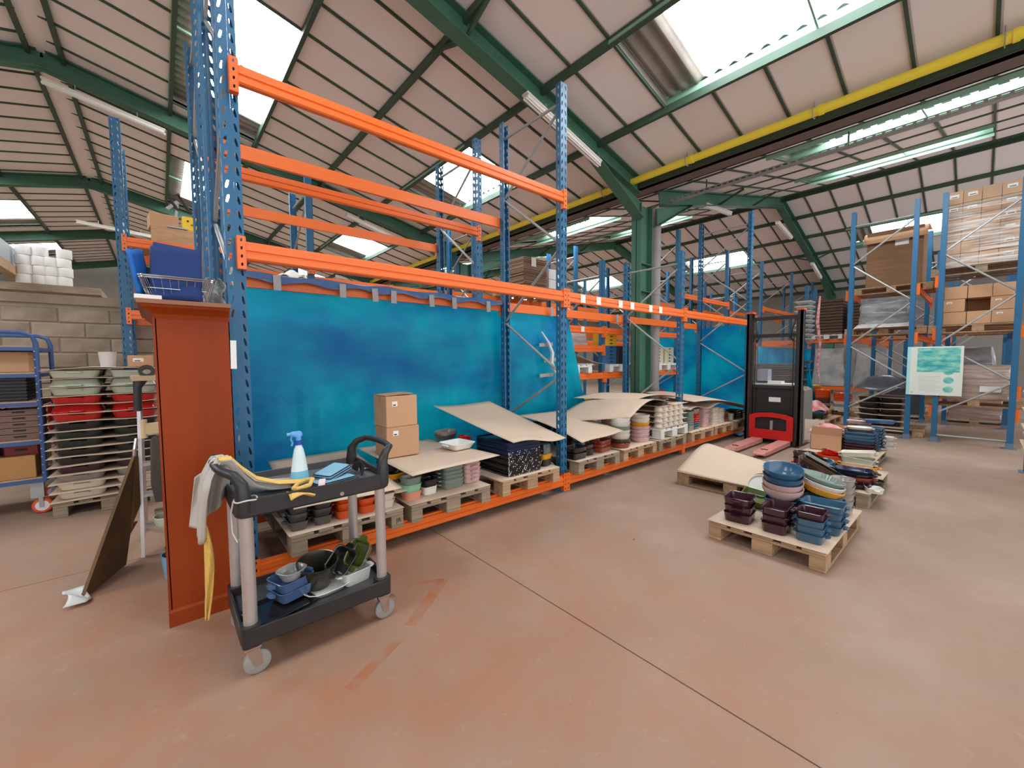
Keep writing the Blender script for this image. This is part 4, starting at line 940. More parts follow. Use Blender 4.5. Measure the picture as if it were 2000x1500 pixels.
# bay three pallets
def mini(where, kind, cols, x, y, L, W, H, p, **k): stack(where, kind, 'dish', cols, (x, y, PB), 0, L, W, H, p, **k)
mini('stack just right of the third upright', 'handled dish', ['sage grey']*8, 6.03, .02, .2, .17, .05, .038, hw=.06)
mini('blue and red stack right of the third upright', 'handled dish', ['slate blue']*3+['red']*4+['warm grey']*2, 6.27, .04, .19, .17, .045, .036, hw=.06)
mini('pink stack right of the red one', 'handled dish', ['pale pink']*9, 6.62, .04, .22, .17, .045, .036, hw=.06)
mini('cream stack under the bowed board', 'square dish', ['cream']*8, 6.98, .04, .26, .2, .045, .036, handles=None)
mini('second cream stack under the bowed board', 'square dish', ['cream']*7, 7.26, .06, .22, .2, .045, .036, handles=None)
mini('brown stack beside the cream one', 'round-cornered dish', ['brick red', 'chocolate', 'chocolate', 'brick red'], 7.50, .04, .16, .16, .05, .042, handles=None, r=.06)
mini('small celadon stack', 'square dish', ['celadon']*4, 7.68, .0, .13, .12, .035, .03, handles=None)
mini('bottle green stack beside the mast', 'dish', ['bottle green']*4, 7.95, .04, .26, .2, .05, .042, handles=None)
mini('second bottle green stack beside the mast', 'dish', ['bottle green']*3, 8.26, .04, .26, .2, .05, .042, handles=None)
sheet('lower pale board over the stacks in the third bay', [(5.9, -.1, .70), (7.1, -.12, .70), (7.1, .9, .74), (5.9, .9, .72)], fn=lambda u, v: .03*math.sin(9*u), wav=.006)
sheet('upper pale board arched over the third bay pallets', [(5.95, -.14, .82), (8.35, -.2, .50), (8.45, .8, .60), (6.2, .9, .90)], bow=.09, wav=.006, nx=24)
tag(obj('blue_wrapper', M().grid(5, 5, lambda u, v: (u*.3, v*.18, .03*math.sin(3*u+2*v)+.03)), mat('cyan_film', (60, 170, 210), .4), None, (7.9, -.12, 0), smooth=True, thick=.004), 'scrap of light blue film on the floor under the bottom beam', 'film')
# ------------------------------------------------------------ goods on the racks behind
bx = lambda *a, **k: carton(*a, **k)
CR = {}
def crate(label, c, loc, dx=.38, dy=.3, dz=.075, group=None):
    k = (c, dx, dy, dz)
    if k not in CR:
        m = M().loops([rr(dx*.96, dy*.96, .01, 0, 1), rr(dx*.98, dy*.98, .012, dz-.015, 1), rr(dx, dy, .012, dz-.014, 1), rr(dx, dy, .012, dz, 1), rr(dx-.012, dy-.012, .01, dz, 1), rr(dx*.95, dy*.95, .01, .01, 1)])
        CR[k] = m.mesh('crate'); CR[k].materials.append(mat('crate_'+c[0], c[1], .5))
        CR[k, 'h'] = M().box(-.04, .04, -dy/2-.001, -dy/2+.004, dz*.45, dz*.7).mesh('hand_hole'); CR[k, 'h'].materials.append(INK)
    o = tag(obj('crate', CR[k], None, None, loc), label, 'crate', group); obj('hand_hole', CR[k, 'h'], None, o); return o
for px, n, c, nm, z0, y0 in [(6.12, 5, ('blue', (52, 96, 140)), 'blue', 1.41, 1.7), (6.52, 5, ('black', (34, 34, 38)), 'black', 1.41, 1.7), (7.8, 5, ('beige', (206, 192, 164)), 'beige', 1.41, 1.66), (8.25, 5, ('beige', (206, 192, 164)), 'pale beige', 1.41, 1.66)]:
    for k in range(n): crate('%s plastic crate %s, on the shelf behind the front rack' % (nm, nth(k, n)), c, (px, y0, z0+.068*k), group=nm+' crates behind the front rack')
for k in range(4): crate('yellow plastic crate %s, on the blue pile left of the column' % nth(k, 4), ('yellow', (226, 164, 30)), (6.12, 1.7, 1.415+.068*(k+5)), group='yellow crates')
for k in range(5): crate('dark crate %s, left of the yellow crates' % nth(k, 5), ('black', (34, 34, 38)), (5.05, 1.9, 1.41+.068*k), group='dark crates behind the curled board')
for k in range(4): crate('yellow crate %s, second yellow pile' % nth(k, 4), ('yellow', (226, 164, 30)), (5.05, 1.9, 1.76+.068*k), dx=.3, group='yellow crates')
for k in range(5): crate('red crate %s, on the floor pallet behind the steel column' % nth(k, 5), ('red', (200, 34, 34)), (7.9, 1.66, .50+.06*k), group='red crates')
pallet((3.7, 2.0, 1.265), 0, 'wooden pallet on the second shelf behind the blue plastic edge', WOODG); pallet((4.95, 2.0, 1.265), 0, 'white pallet on the second shelf left of the column', WOODW, 'white pallets')
pallet((5.95+.35, 2.02, 1.265), 0, 'white pallet under the blue crates behind the third upright', WOODW, 'white pallets'); pallet((8.02, 2.0, 1.265), 0, 'white pallet under the beige crates right of the column', WOODW, 'white pallets')
sheet('curled brown board on the second shelf behind the plastic edge', [(4.95, 1.36, 1.425), (5.72, 1.36, 1.425), (5.72, 2.4, 1.44), (4.9, 2.4, 1.6)], fn=lambda u, v: .30*(1-u)**2*(.5+.5*v), wav=.003)
for xx in (3.6, 4.6, 5.3): pallet((xx if xx < 5 else 5.33, 2.0, .335), 0, 'pallet low on the racking behind, near %s' % {3.6: 'the film edge', 4.6: 'the middle', 5.3: 'the steel column'}[xx], WOODG, 'low pallets behind the front rack')
for j, (xx, cc) in enumerate([(4.35, 'black'), (4.75, 'chocolate'), (5.1, 'red'), (5.45, 'yellow'), (4.0, 'celadon')]):
    nm = {'black': 'black', 'chocolate': 'chocolate', 'red': 'red and orange', 'yellow': 'yellow', 'celadon': 'celadon'}[cc]
    stack('low %s stack left of the steel column' % nm, 'flared dish', 'dish', [cc, cc, 'orange' if cc == 'red' else cc, cc, 'white' if cc == 'black' else cc], (xx, 1.62, .48), 0, .3, .24, .075, .06, handles=None)
# wrapped bales at the upper level
WRAP = mat('clear_stretch_wrap', (204, 200, 196), .22, var=.7, vscale=7, stretch=(1, 1, 6), col2=(150, 140, 132), bump=.8, bscale=14, coat=.6)
def bale(label, loc, dx, dy, dz, m=WRAP, lay=None, cat='bale', name='wrapped_bale', taper=.95, n=9):
    rows = []
    for k in range(n+1):
        f = k/n; s = (1-(1-taper)*f)*(1+.012*math.sin(k*2.3)); rows.append([(x+.01*math.sin(3*j+k), y+.01*math.cos(2*j+1.7*k), z) for j, (x, y, z) in enumerate(rr(dx*s, dy*s, .05, dz*f, 3))])
    return tag(obj(name, M().loops(rows), m, None, loc, smooth=True), label, cat)
for j, xx in enumerate((3.5, 4.3, 5.25)):
    bale('clear wrapped bale %s above the second shelf left of the column' % ['left', 'middle', 'right'][j], (xx, 2.0, 1.755), .6, .7, .22)
# flat-packed cartons and white boxes on the third row
FLAT = mat('dark_flat_cartons', (120, 92, 72), .85, var=.9, vscale=2, stretch=(1, 1, 60), col2=(60, 44, 36)); 
fc = thing('flat_carton_stack', 'tall stack of dark flat cartons high behind the second upright', 'cartons', (6.45, 4.35, 3.1+.144), 0)
pallet((6.45, 4.5, 3.1), 0, 'pallet high on the third row under flat cartons', WOOD)
for k in range(24): obj('flat_carton', M().box(-.38+R.uniform(-.02, .02), .38+R.uniform(-.02, .02), -.4+R.uniform(-.02, .01), .4, .0275*k, .0275*k+.018), mat('flat_carton', (150, 120, 96), .85, rnd=.25), fc)
obj('label', M().box(-.15, .0, -.425, -.422, .45, .66), WHITE, fc)
pallet((7.3, 4.5, 3.1), 0, 'pallet high on the third row under white boxes', WOOD)
for a in range(2):
    for b in range(2): carton('%s %s white box high on the third row' % (['lower', 'upper'][b], ['left', 'right'][a]), (7.1+.3*a, 4.15, 3.244+.25*b), .28, .3, .24, group='white boxes on the third row', m=mat('white_box', (226, 224, 222), .7), tape=False, labels=[('f', .06, .17, .03, .03)])
# packs lying on the top beams of the second row
bg_ = thing('roller_blinds_pack', 'bundle of folded white sheeting lying on the middle beams at the back', 'bundle', (1.0, 2.05, 2.27))
# above the first bay: white rolled sheets
for k in range(4): obj('layer', M().loops([rr(1.2-.05*k, .7, .02, .03*k, 2), rr(1.24-.05*k, .74, .03, .03*k+.012, 2), rr(1.2-.05*k, .7, .02, .03*k+.025, 2)]), mat('offwhite_sheeting', (222, 214, 204), .6, rnd=.1), bg_)
obj('crumpled_end', M().grid(8, 8, lambda u, v: (-.4+.25*u, -.3+.25*v, .13+.08*math.sin(PI*u)*math.sin(PI*v)+.02*math.sin(9*u+5*v))), MATS['offwhite_sheeting'], bg_, smooth=True, thick=.005)
bd = obj('shelf_board', M().box(-1.4, 1.3, -.5, .5, 0, .012), WOODG, None, (1.5, 2.02, 2.257)); tag(bd, 'thin deck board lying on the middle beams of the second row', 'board')
# ------------------------------------------------------------ lift truck
ft = thing('lift_truck', 'black and red electric stacker truck parked before the far racks', 'lift truck', (7.6, -.71, 0))
for s in (-1, 1):
    m = M().box(.0, .16, s*.40-.035, s*.40-.02, .03, 2.29).box(.0, .16, s*.40+.02, s*.40+.035, .03, 2.29).box(.13, .16, s*.40-.03, s*.40+.03, .03, 2.29).box(0, .02, s*.40-.035, s*.40+.035, .03, 2.29) if False else M().box(0, .15, s*.385, s*.42, .03, 2.29).box(0, .02, s*.345, s*.42, .03, 2.29).box(.13, .15, s*.345, s*.42, .03, 2.29)
    obj('mast_channel', m, BLACKM, ft)
    obj('inner_mast', M().box(.02, .1, s*.325, s*.345, .06, 2.18), mat('greased_steel', (70, 62, 56), .35, metal=.5), ft)
    obj('lift_chain', M().cyl((.05, s*.29, .5), (.05, s*.29, 1.95), .009, 6), MATS['greased_steel'], ft)
    obj('outer_leg', M().box(-.02, .18, s*.335, s*.375, .03, .12), BLACKM, ft)
obj('mast_crossbar', M().box(.05, .11, -.37, .37, 2.16, 2.22), BLACKM, ft); obj('mast_crossbar', M().box(.05, .10, -.33, .33, 1.86, 1.92), BLACKM, ft)
obj('mast_crossbar', M().box(.06, .12, -.37, .37, .98, 1.03), BLACKM, ft)
obj('mast_cap', M().box(-.01, .17, -.43, -.33, 2.29, 2.32), mat('orange_cap', (220, 90, 40), .5), ft); obj('mast_cap', M().box(-.01, .17, .33, .43, 2.29, 2.32), MATS['orange_cap'], ft)
obj('lower_panel', M().box(.1, .14, -.34, .34, .5, .98), BLACK, ft)
obj('carriage_back', M().box(.03, .06, -.32, .32, .08, .5), BLACKM, ft)
obj('plate_label', M().box(.096, .1, -.11, .07, .74, .82), WHITE, ft)
# carriage: red plate with an opening
cg = M(); pl = [(-.335, .10), (.335, .10), (.335, .50), (.22, .54), (0, .56), (-.22, .54), (-.335, .50)]
ho = [(-.24, .26), (.24, .26), (.24, .45), (.14, .475), (0, .48), (-.14, .475), (-.24, .45)]
f0 = [(-.03, y, z) for y, z in pl]; f1_ = [(-.03, y, z) for y, z in ho]; b0 = [(0, y, z) for y, z in pl]; b1 = [(0, y, z) for y, z in ho]
cg.loops([f1_, f0, b0, b1, f1_], cap0=False, cap1=False); obj('carriage_plate', cg, RED, ft)
obj('carriage_hook', M().box(-.01, .02, -.03, .01, .2, .42), GALV, ft)
for s, yy in ((1, .2), (-1, -.22)):
    fk = M().loops([[(-1.28, yy-.07, .055), (-1.28, yy+.07, .055), (-1.28, yy+.07, .07), (-1.28, yy-.07, .07)], [(-1.15, yy-.09, .04), (-1.15, yy+.09, .04), (-1.15, yy+.09, .09), (-1.15, yy-.09, .09)], [(-.03, yy-.09, .03), (-.03, yy+.09, .03), (-.03, yy+.09, .10), (-.03, yy-.09, .10)]])
    f = obj('fork', fk, REDW, ft)
    obj('entry_mark', M().tube([(-.98, yy-.045, .098), (-1.0, yy-.02, .098), (-.96, yy, .098), (-1.0, yy+.02, .098), (-.98, yy+.05, .098)], .006, 5), INK, f)
    obj('load_wheel', M().cyl((-1.1, yy-.04, .036), (-1.1, yy+.04, .036), .034, 14), RUBBER, ft, smooth=True)
obj('side_cover', M().loops([[(.18, -.43, .05), (.75, -.43, .05), (.75, .43, .05), (.18, .43, .05)], [(.18, -.43, .95), (.72, -.42, .95), (.72, .42, .95), (.18, .43, .95)], [(.22, -.38, 1.02), (.66, -.36, 1.0), (.66, .36, 1.0), (.22, .38, 1.02)]]), mat('grey_truck_cover', (120, 112, 104), .5, var=.3, vscale=4), ft)
obj('tiller', M().tube([(.70, -.1, .95), (.78, -.15, 1.2), (.8, -.2, 1.38), (.8, -.34, 1.42), (.86, -.36, 1.44), (.9, -.22, 1.43), (.82, -.18, 1.36)], .016, 8), BLACK, ft, smooth=True)
obj('document_tray', M().box(.2, .6, -.3, .36, 1.02, 1.05).box(.3, .5, -.05, .33, 1.05, 1.09), mat('pale_papers', (216, 210, 200), .7), ft)
obj('battery_block', M().box(.3, .5, .16, .33, 1.05, 1.30), mat('grey_cells', (150, 152, 164), .5, var=.3, vscale=12, stretch=(1, 8, 1)), ft)
# window screen of the mast
sc = mat('mast_screen', (210, 216, 218), .08); sc.node_tree.nodes['Principled BSDF'].inputs['Alpha'].default_value = .05
obj('protective_screen', M().box(.112, .116, -.33, .33, 1.03, 1.86), sc, ft)
obj('hose_loop', M().tube([(.08, .3, 2.15), (.02, .27, 2.0), (.05, .24, 1.85), (.1, .28, 1.78), (.09, .32, 1.9)], .014, 6).tube([(.08, -.3, 2.15), (.02, -.27, 2.0), (.05, -.24, 1.85), (.1, -.28, 1.78)], .014, 6), BLACK, ft, smooth=True)
# ------------------------------------------------------------ floor pallets in the aisle
pallet((3.64, -2.03, 0), PI/2, 'wooden pallet of stacked blue and aubergine dishes in the aisle', WOOD, 'pallets on the aisle floor')
pallet((5.45, -2.0, 0), PI/2, 'wooden pallet piled with odd dishes behind the front one', WOODG, 'pallets on the aisle floor')
pallet((7.25, -1.78, 0), PI/2, 'wooden pallet in the aisle under the open carton', WOODG, 'pallets on the aisle floor')
pallet((4.66, -1.33, 0), 0, 'wooden pallet covered with curved boards before the forks', WOOD, 'pallets on the aisle floor')
def flat(label, x0, x1, y0, y1, z, **k): return sheet(label, [(x0, y0, z), (x1, y0, z), (x1, y1, z), (x0, y1, z)], wav=.0015, nx=8, ny=8, **k)
flat('brown board under the dishes on the front aisle pallet', 3.03, 4.25, -2.44, -1.62, .149); flat('brown board under the odd dishes on the second aisle pallet', 4.85, 6.06, -2.41, -1.6, .149)
flat('pale board on the aisle pallet with the open carton', 6.65, 7.9, -2.22, -1.4, .149)
sheet('brown board lying flat on the pallet before the forks', [(4.24, -1.95, .15), (5.06, -1.95, .15), (5.06, -.72, .15), (4.24, -.72, .152)], wav=.003)
sheet('large board humped up over the pallet before the forks', [(4.22, -1.93, .158), (5.0, -2.0, .20), (5.15, -.75, .33), (4.26, -.72, .16)], fn=lambda u, v: .22*max(0, math.sin(PI*min(1, u*.85+.12)))*max(0, (v-.15))**.8*u, wav=.006, nx=20, ny=20)
F0 = .154
stack('left front stack on the front aisle pallet', 'square dish', 'dish', ['aubergine']*3, (3.24, -1.80, F0), .12, .235, .20, .075, .062, hw=.085, r=.035, tp=.88)
stack('middle front stack on the front aisle pallet', 'rectangular dish', 'dish', ['aubergine']*3, (3.24, -2.075, F0), .06, .26, .165, .075, .06, handles='W', hw=.07, tp=.88)
stack('right front stack on the front aisle pallet', 'rectangular dish', 'dish', ['slate blue']*3+['aubergine'], (3.22, -2.30, F0), .03, .19, .17, .062, .053, handles='W', hw=.055, tp=.88)
stack('long blue stack, right of the front aisle pallet', 'rectangular dish', 'dish', ['slate blue']*4, (3.50, -2.31, F0), .0, .22, .27, .066, .052, handles='W', hw=.07, tp=.88)
stack('blue stack under the ribbed bowls', 'square dish', 'dish', ['slate blue']*3, (3.53, -2.02, F0), .1, .23, .23, .07, .055, handles='L', hw=.09)
stack('low filler stack behind the aubergine dishes', 'square dish', 'dish', ['slate blue']*2, (3.62, -1.99, F0), 0, .2, .2, .06, .05, handles=None) if False else None
BW = .335+.0
for k, (c, fl) in enumerate([('pale pink', True), ('pale pink', True), ('slate blue', False), ('slate blue', False)]):
    rounddish('mixing_bowl', '%s bowl %s of the leaning four-bowl tower on blue dishes' % (c, nth(k, 4)), c, [.15, .148, .147, .146][k], .115, (3.53-.004*k, -2.02, [.315, .368, .422, .476][k]), (.05+.015*k, -.10-.02*k, 0), fl, True, 'bowls in the leaning tower', 'bowl')
for k, c in enumerate(['cream', 'dark olive', 'grey']):
    rounddish('mixing_bowl', '%s bowl %s of the tower behind the blue bowls' % (c, nth(k, 3)), c, .16, .12, (3.88, -2.04, [.25, .30, .35][k]), (.0, -.12-.03*k, 0), k == 0, True, 'bowls in the rear tower', 'bowl')
stack('hidden stack under the rear bowl tower', 'square dish', 'dish', ['olive green', 'olive green'], (3.9, -2.04, F0), 0, .26, .24, .055, .045, handles=None)
dish('baking_dish', 'olive green square dish behind the aubergine stack, tilted', 'dish', 'olive green', .3, .24, .06, (3.72, -1.76, F0+.03), 0, (.12, -.1, .1), handles='L')
dish('baking_dish', 'bottle green dish under the tilted olive one', 'dish', 'bottle green', .28, .22, .06, (3.95, -1.74, F0), .1)
for k, c in enumerate(['chocolate', 'warm grey', 'white']):
    rounddish('dinner_plate', '%s plate leaning behind the pink bowls, %s' % (c, ['rearmost', 'in the middle', 'in front'][k]), c, .12, .02, (4.10-.03*k, -1.70, .235), (0, -1.0, .3), False, False, 'leaning plates', 'plate')
stack('grey round stack at the pallet right corner', 'dish', 'dish', ['warm grey']*5, (4.02, -2.33, F0), 0, .2, .17, .07, .06, handles=None, r=.08, name='round_dish')
for k, c in enumerate(['mustard', 'white', 'sage grey']):
    rounddish('fluted_dish', '%s fluted pie dish of the tilted three on the blue stack' % c, c, .155, .05, (3.74+.01*k, -2.24, .385+.036*k), (.24, .06, 0), True, False, 'tilted pie dishes')
stack('stack propping the pie dishes', 'square dish', 'dish', ['slate blue']*4, (3.78, -2.27, F0), 0, .2, .24, .065, .052, handles=None)
# second pallet
for k in range(4):
    dish('loaf_tray', 'dark long tray of the leaning sheaf, %s from the front' % ['first', 'second', 'third', 'fourth'][k], 'tray', ['chocolate', 'black', 'warm grey', 'black'][k], .52, .10, .075, (4.78+.11*k, -2.03, .27), 0, (0, .46, -PI/2), handles=None, group='leaning dark trays')
dish('baking_dish', 'small slate blue dish behind the leaning trays', 'dish', 'slate blue', .2, .15, .06, (5.2, -1.97, .30), .5)
dish('baking_dish', 'small white square dish under the slate blue one', 'dish', 'white', .2, .16, .05, (5.15, -2.05, .245), .5)
stack('support stack under the small white dish', 'square dish', 'dish', ['chocolate', 'aubergine'], (5.17, -2.0, F0), 0, .24, .22, .055, .045, handles=None)
stack('oval stack, right front of the second aisle pallet', 'oval dish', 'dish', ['black', 'aubergine', 'brick red', 'black', 'navy'], (5.06, -2.24, F0), .1, .22, .33, .05, .034, handles='W', r=.1)
stack('mustard and cream stack', 'oval dish', 'dish', ['chocolate', 'mustard'], (5.5, -2.2, F0), .05, .28, .36, .08, .07, handles='W', r=.12)
stack('cream pair inside the mustard oval dish', 'rectangular dish', 'dish', ['cream', 'cream'], (5.5, -2.2, F0+.1), .05, .19, .29, .07, .06, handles='W', r=.05) if False else None
for k, c in enumerate(['cream', 'celadon']):
    dish('baking_dish', '%s rectangular dish stacked in the mustard oval dish' % c, 'dish', c, .2, .29, .07, (5.52, -2.20, F0+.10+.06*k), 0, (.08*k, 0, .05), handles='W', hw=.07, group='cream dishes in the mustard oval')
dish('baking_dish', 'cream rectangular lid-like dish tilted on the celadon dish', 'dish', 'cream', .18, .3, .05, (5.56, -2.2, F0+.235), 0, (-.12, 0, .08), handles='W', hw=.07)
stack('orange oval stack', 'oval dish', 'dish', ['chocolate', 'chocolate', 'orange'], (5.6, -1.95, F0), .1, .24, .30, .08, .06, handles='W', r=.1)
dish('baking_dish', 'red square dish tipped inside the orange oval dish', 'dish', 'red', .2, .2, .06, (5.62, -1.95, F0+.18), 0, (.25, .2, .4), hw=.07)
stack('pair left of the orange oval dish', 'rectangular dish', 'dish', ['orange'], (5.5, -1.70, F0), .1, .22, .26, .06, .05, handles='W')
stack('deep stack on the orange rectangular dish', 'square pot', 'dish', ['aubergine', 'aubergine'], (5.5, -1.70, F0+.055), .1, .18, .2, .085, .065, handles=None)
dish('baking_dish', 'small white square dish at the right corner of the second pallet', 'dish', 'white', .15, .13, .05, (4.97, -2.44+.1, F0+.18) if False else (4.96, -2.42, F0+.0), .4, hw=.05)
dish('baking_dish', 'bottle green bowl hanging over the second pallet right side', 'dish', 'bottle green', .16, .13, .06, (5.24, -2.40, F0), .2, handles=None, r=.06)
o = dish('serving_dish', 'grey curved dish standing on edge behind the rear bowls', 'dish', 'charcoal', .34, .14, .06, (4.62, -1.80, .26), 0, (1.1, .4, .6), handles=None, r=.07)
dish('baking_dish', 'navy round-cornered dish behind the blue bowl tower', 'dish', 'navy', .3, .26, .07, (4.4, -1.86, .33), 0, (.0, -.1, .1), handles=None, r=.1)
stack('support stack behind the blue bowl tower', 'square dish', 'dish', ['chocolate']*3, (4.4-.22, -1.88, F0), 0, .2, .22, .065, .058, handles=None)
# third pallet
ob = thing('open_carton', 'open cardboard carton with its flap up on the third aisle pallet', 'box', (7.1, -1.63, F0))
dx, dy, dz = .40, .37, .22
obj('body', M().box(-dx/2, -dx/2+.005, -dy/2, dy/2, 0, dz).box(dx/2-.005, dx/2, -dy/2, dy/2, 0, dz).box(-dx/2, dx/2, -dy/2, -dy/2+.005, 0, dz).box(-dx/2, dx/2, dy/2-.005, dy/2, 0, dz).box(-dx/2, dx/2, -dy/2, dy/2, 0, .005), BOX, ob)
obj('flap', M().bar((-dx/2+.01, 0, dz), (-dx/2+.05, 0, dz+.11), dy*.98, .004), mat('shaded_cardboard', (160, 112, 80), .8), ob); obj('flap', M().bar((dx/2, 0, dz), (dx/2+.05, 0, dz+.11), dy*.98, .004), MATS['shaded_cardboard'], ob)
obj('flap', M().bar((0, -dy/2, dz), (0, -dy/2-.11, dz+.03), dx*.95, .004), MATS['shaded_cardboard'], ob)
stack('blue stack at the right of the third aisle pallet', 'rectangular dish', 'dish', ['bottle green', 'aubergine', 'aubergine', 'navy', 'slate blue', 'slate blue', 'slate blue'], (7.0, -1.99, F0), .05, .26, .33, .06, .042, handles='W', hw=.07)
stack('white pair on top of the blue stack', 'oval dish', 'dish', ['charcoal', 'cream'], (7.02, -1.98, F0+.30), .1, .18, .27, .045, .03, handles='W', r=.06)
stack('blue stack far side of the third aisle pallet', 'rectangular dish', 'dish', ['slate blue']*7, (7.45, -2.03, F0), 0, .26, .3, .06, .045, handles='W')
for k in range(3): dish('baking_dish', 'white small dish at the right rear of the third pallet, %s' % ['lowest', 'middle', 'uppermost'][k], 'dish', 'white', .13, .1, .04, (7.55, -2.24+.0, F0+.07*k+.02), .1, handles='W', hw=.05, group='small white dishes')
dish('baking_dish', 'pale pink long dish lying at the back of the third pallet', 'dish', 'pale pink', .14, .3, .05, (7.8, -1.86, F0+.32), .1, handles=None); stack('support stack at the back of the third pallet', 'dish', 'dish', ['charcoal']*6, (7.8, -1.86, F0), 0, .2, .3, .06, .05, handles=None)
dish('baking_dish', 'denim blue long dish lying at the back of the third pallet', 'dish', 'denim blue', .14, .34, .05, (7.75, -2.1, F0+.36), .3, handles='W')
redm = mat('red_white_package', (204, 50, 50), .4, var=.9, vscale=5, col2=(236, 214, 206))
tag(obj('crumpled_package', M().grid(12, 12, lambda u, v: (-.15+.3*u, -.2+.4*v, .10*math.sin(PI*u)*math.sin(PI*v)+.03*math.sin(11*u+6*v))), redm, None, (7.15, -1.6, F0+.24), smooth=True, thick=.006), 'crumpled red and white packaging poking out of the open carton', 'packaging')
tag(obj('white_panel', M().box(-.01, .01, -.13, .13, 0, .34), mat('pale_panel', (214, 200, 184), .8), None, (7.62, -1.33, F0)), 'pale upright panel left of the open carton', 'panel')
# pallets further down the aisle
pallet((11.1, -.55, 0), PI/2, 'pallet with grey dishes and red bags beyond the lift truck', WOOD, 'far aisle pallets')
pallet((13.3, -.45, 0), 0, 'pallet of orange dishes beyond the lift truck', WOOD, 'far aisle pallets')
stack('grey pile on the pallet beyond the lift truck', 'square dish', 'dish', ['bottle green', 'slate blue'], (10.9, -.62, .146), 0, .5, .42, .08, .07, handles='W')
tag(obj('red_bag', M().grid(12, 12, lambda u, v: (-.2+.4*u, -.24+.48*v, .2*math.sin(PI*u)*math.sin(PI*v)+.04*math.sin(9*u+7*v))), redm, None, (10.9, -.62, .30), smooth=True, thick=.01), 'shiny red plastic bag on the grey dishes beyond the lift truck', 'bag')
stack('white pot pile beyond the lift truck', 'pot', 'dish', ['white', 'warm grey', 'cream', 'orange', 'orange', 'orange'], (12.9, -.75, .146), 0, .42, .36, .10, .07, handles=None, r=.12)
stack('brown pot pile beyond the lift truck', 'pot', 'dish', ['chocolate', 'warm grey', 'chocolate', 'chocolate', 'orange', 'orange', 'orange'], (12.9, -.32, .146), .3, .4, .34, .10, .07, handles=None, r=.12)
stack('rear orange pile beyond the lift truck', 'pot', 'dish', ['cream', 'white', 'cream', 'orange', 'orange', 'orange', 'mustard', 'orange', 'yellow'], (13.3, -.05, .146), .2, .4, .3, .09, .065, handles='L', r=.1)
# ------------------------------------------------------------ goods in the right-hand racks (frame at x = 10)
def layers(where, x, y0, y1, z0, n, dz, col, dx=.8, wavy=.012, cat='dish'):
    for k in range(n):
        sheet('thin board %s of the layered pile %s' % (nth(k, n), where), [(x-dx/2, y0, z0+dz*k), (x+dx/2, y0, z0+dz*k), (x+dx/2, y1, z0+dz*k), (x-dx/2, y1, z0+dz*k)], wav=wavy, nx=6, ny=10, group='boards of the pile '+where)
        if k < n-1:
            for q in range(2):
                dish('large_dish', '%s large dish, layer %s, %s side, %s' % (col, ORD[k] if k else 'first', ['left', 'right'][q], where), cat, col, dx*.8, (y1-y0)*.42, dz*.8, (x, y0+(y1-y0)*(.27+.46*q), z0+dz*k+.012), 0, handles=None, r=.08, group='dishes of the pile '+where)
pallet((10.65, -1.8, 0), 0, 'pallet on the floor inside the rack left of the poster', WOOD, 'pallets in the right racks')
layers('low left of the poster', 10.62, -2.15, -1.4, .15, 6, .115, 'black')
tag(sheet('', [(10.1, -2.2, .9), (11.0, -2.2, .9), (11.0, -1.35, .92), (10.1, -1.35, .86)], fn=lambda u, v: .28*math.sin(PI*u)*math.sin(PI*v)+.03*math.sin(9*v), m=mat('dark_grey_film', (74, 76, 84), .35, var=.4, vscale=6, coat=.4)), 'dark grey plastic film draped over the dark pile in the rack', 'film')
pallet((10.75, -1.78, 1.94), 0, 'pallet on the beam left of the poster under grey wrapped boards', WOOD, 'pallets in the right racks')
WR2 = mat('grey_wrap', (150, 146, 146), .3, var=.9, vscale=4, stretch=(1, 1, 3), col2=(96, 92, 94), coat=.5, bump=.5, bscale=10)
bale('grey stretch-wrapped board stack on the beam left of the poster', (10.7, -1.78, 2.085), .8, .76, .58, WR2, taper=.94)
bale('white crumpled wrap skirt under the grey stack', (10.7, -1.78, 2.083), .92, .88, .12, WRAP, taper=.8, n=3)
for z_, nm in ((2.80, 'upper'),):
    for yy in (-2.24, -1.29): beam(rD, .0, 2.75, yy+2.24, z_, -1 if yy < -2 else 1)
pallet((11.3, -1.8, 2.81), 0, 'pallet high in the rack left of the poster', WOOD, 'pallets in the right racks')
BRS = mat('brown_board_edges', (146, 108, 78), .85, var=.7, vscale=2, stretch=(1, 1, 45), col2=(106, 76, 54))
tag(obj('board_stack', M().box(-.4, .4, -.42, .42, 0, 1.12), BRS, None, (11.3, -1.82, 2.955)), 'tall brown stack of flat cardboard high left of the poster', 'board stack')
tag(obj('paper_label', M().box(-.003, 0, -.1, .1, -.11, .11), WHITE, None, (10.897, -1.93, 3.85)), 'white paper sheet on the tall brown cardboard stack', 'paper')
sheet('loose cardboard lid drooping over the tall brown stack', [(10.80, -2.3, 4.10), (11.75, -2.3, 4.12), (11.75, -1.35, 4.12), (10.80, -1.35, 4.09)], fn=lambda u, v: -.26*(1-u)**9, m=BOX, wav=.01)
struct_m = mat('pale_plank', (206, 156, 92), .7, var=.3)
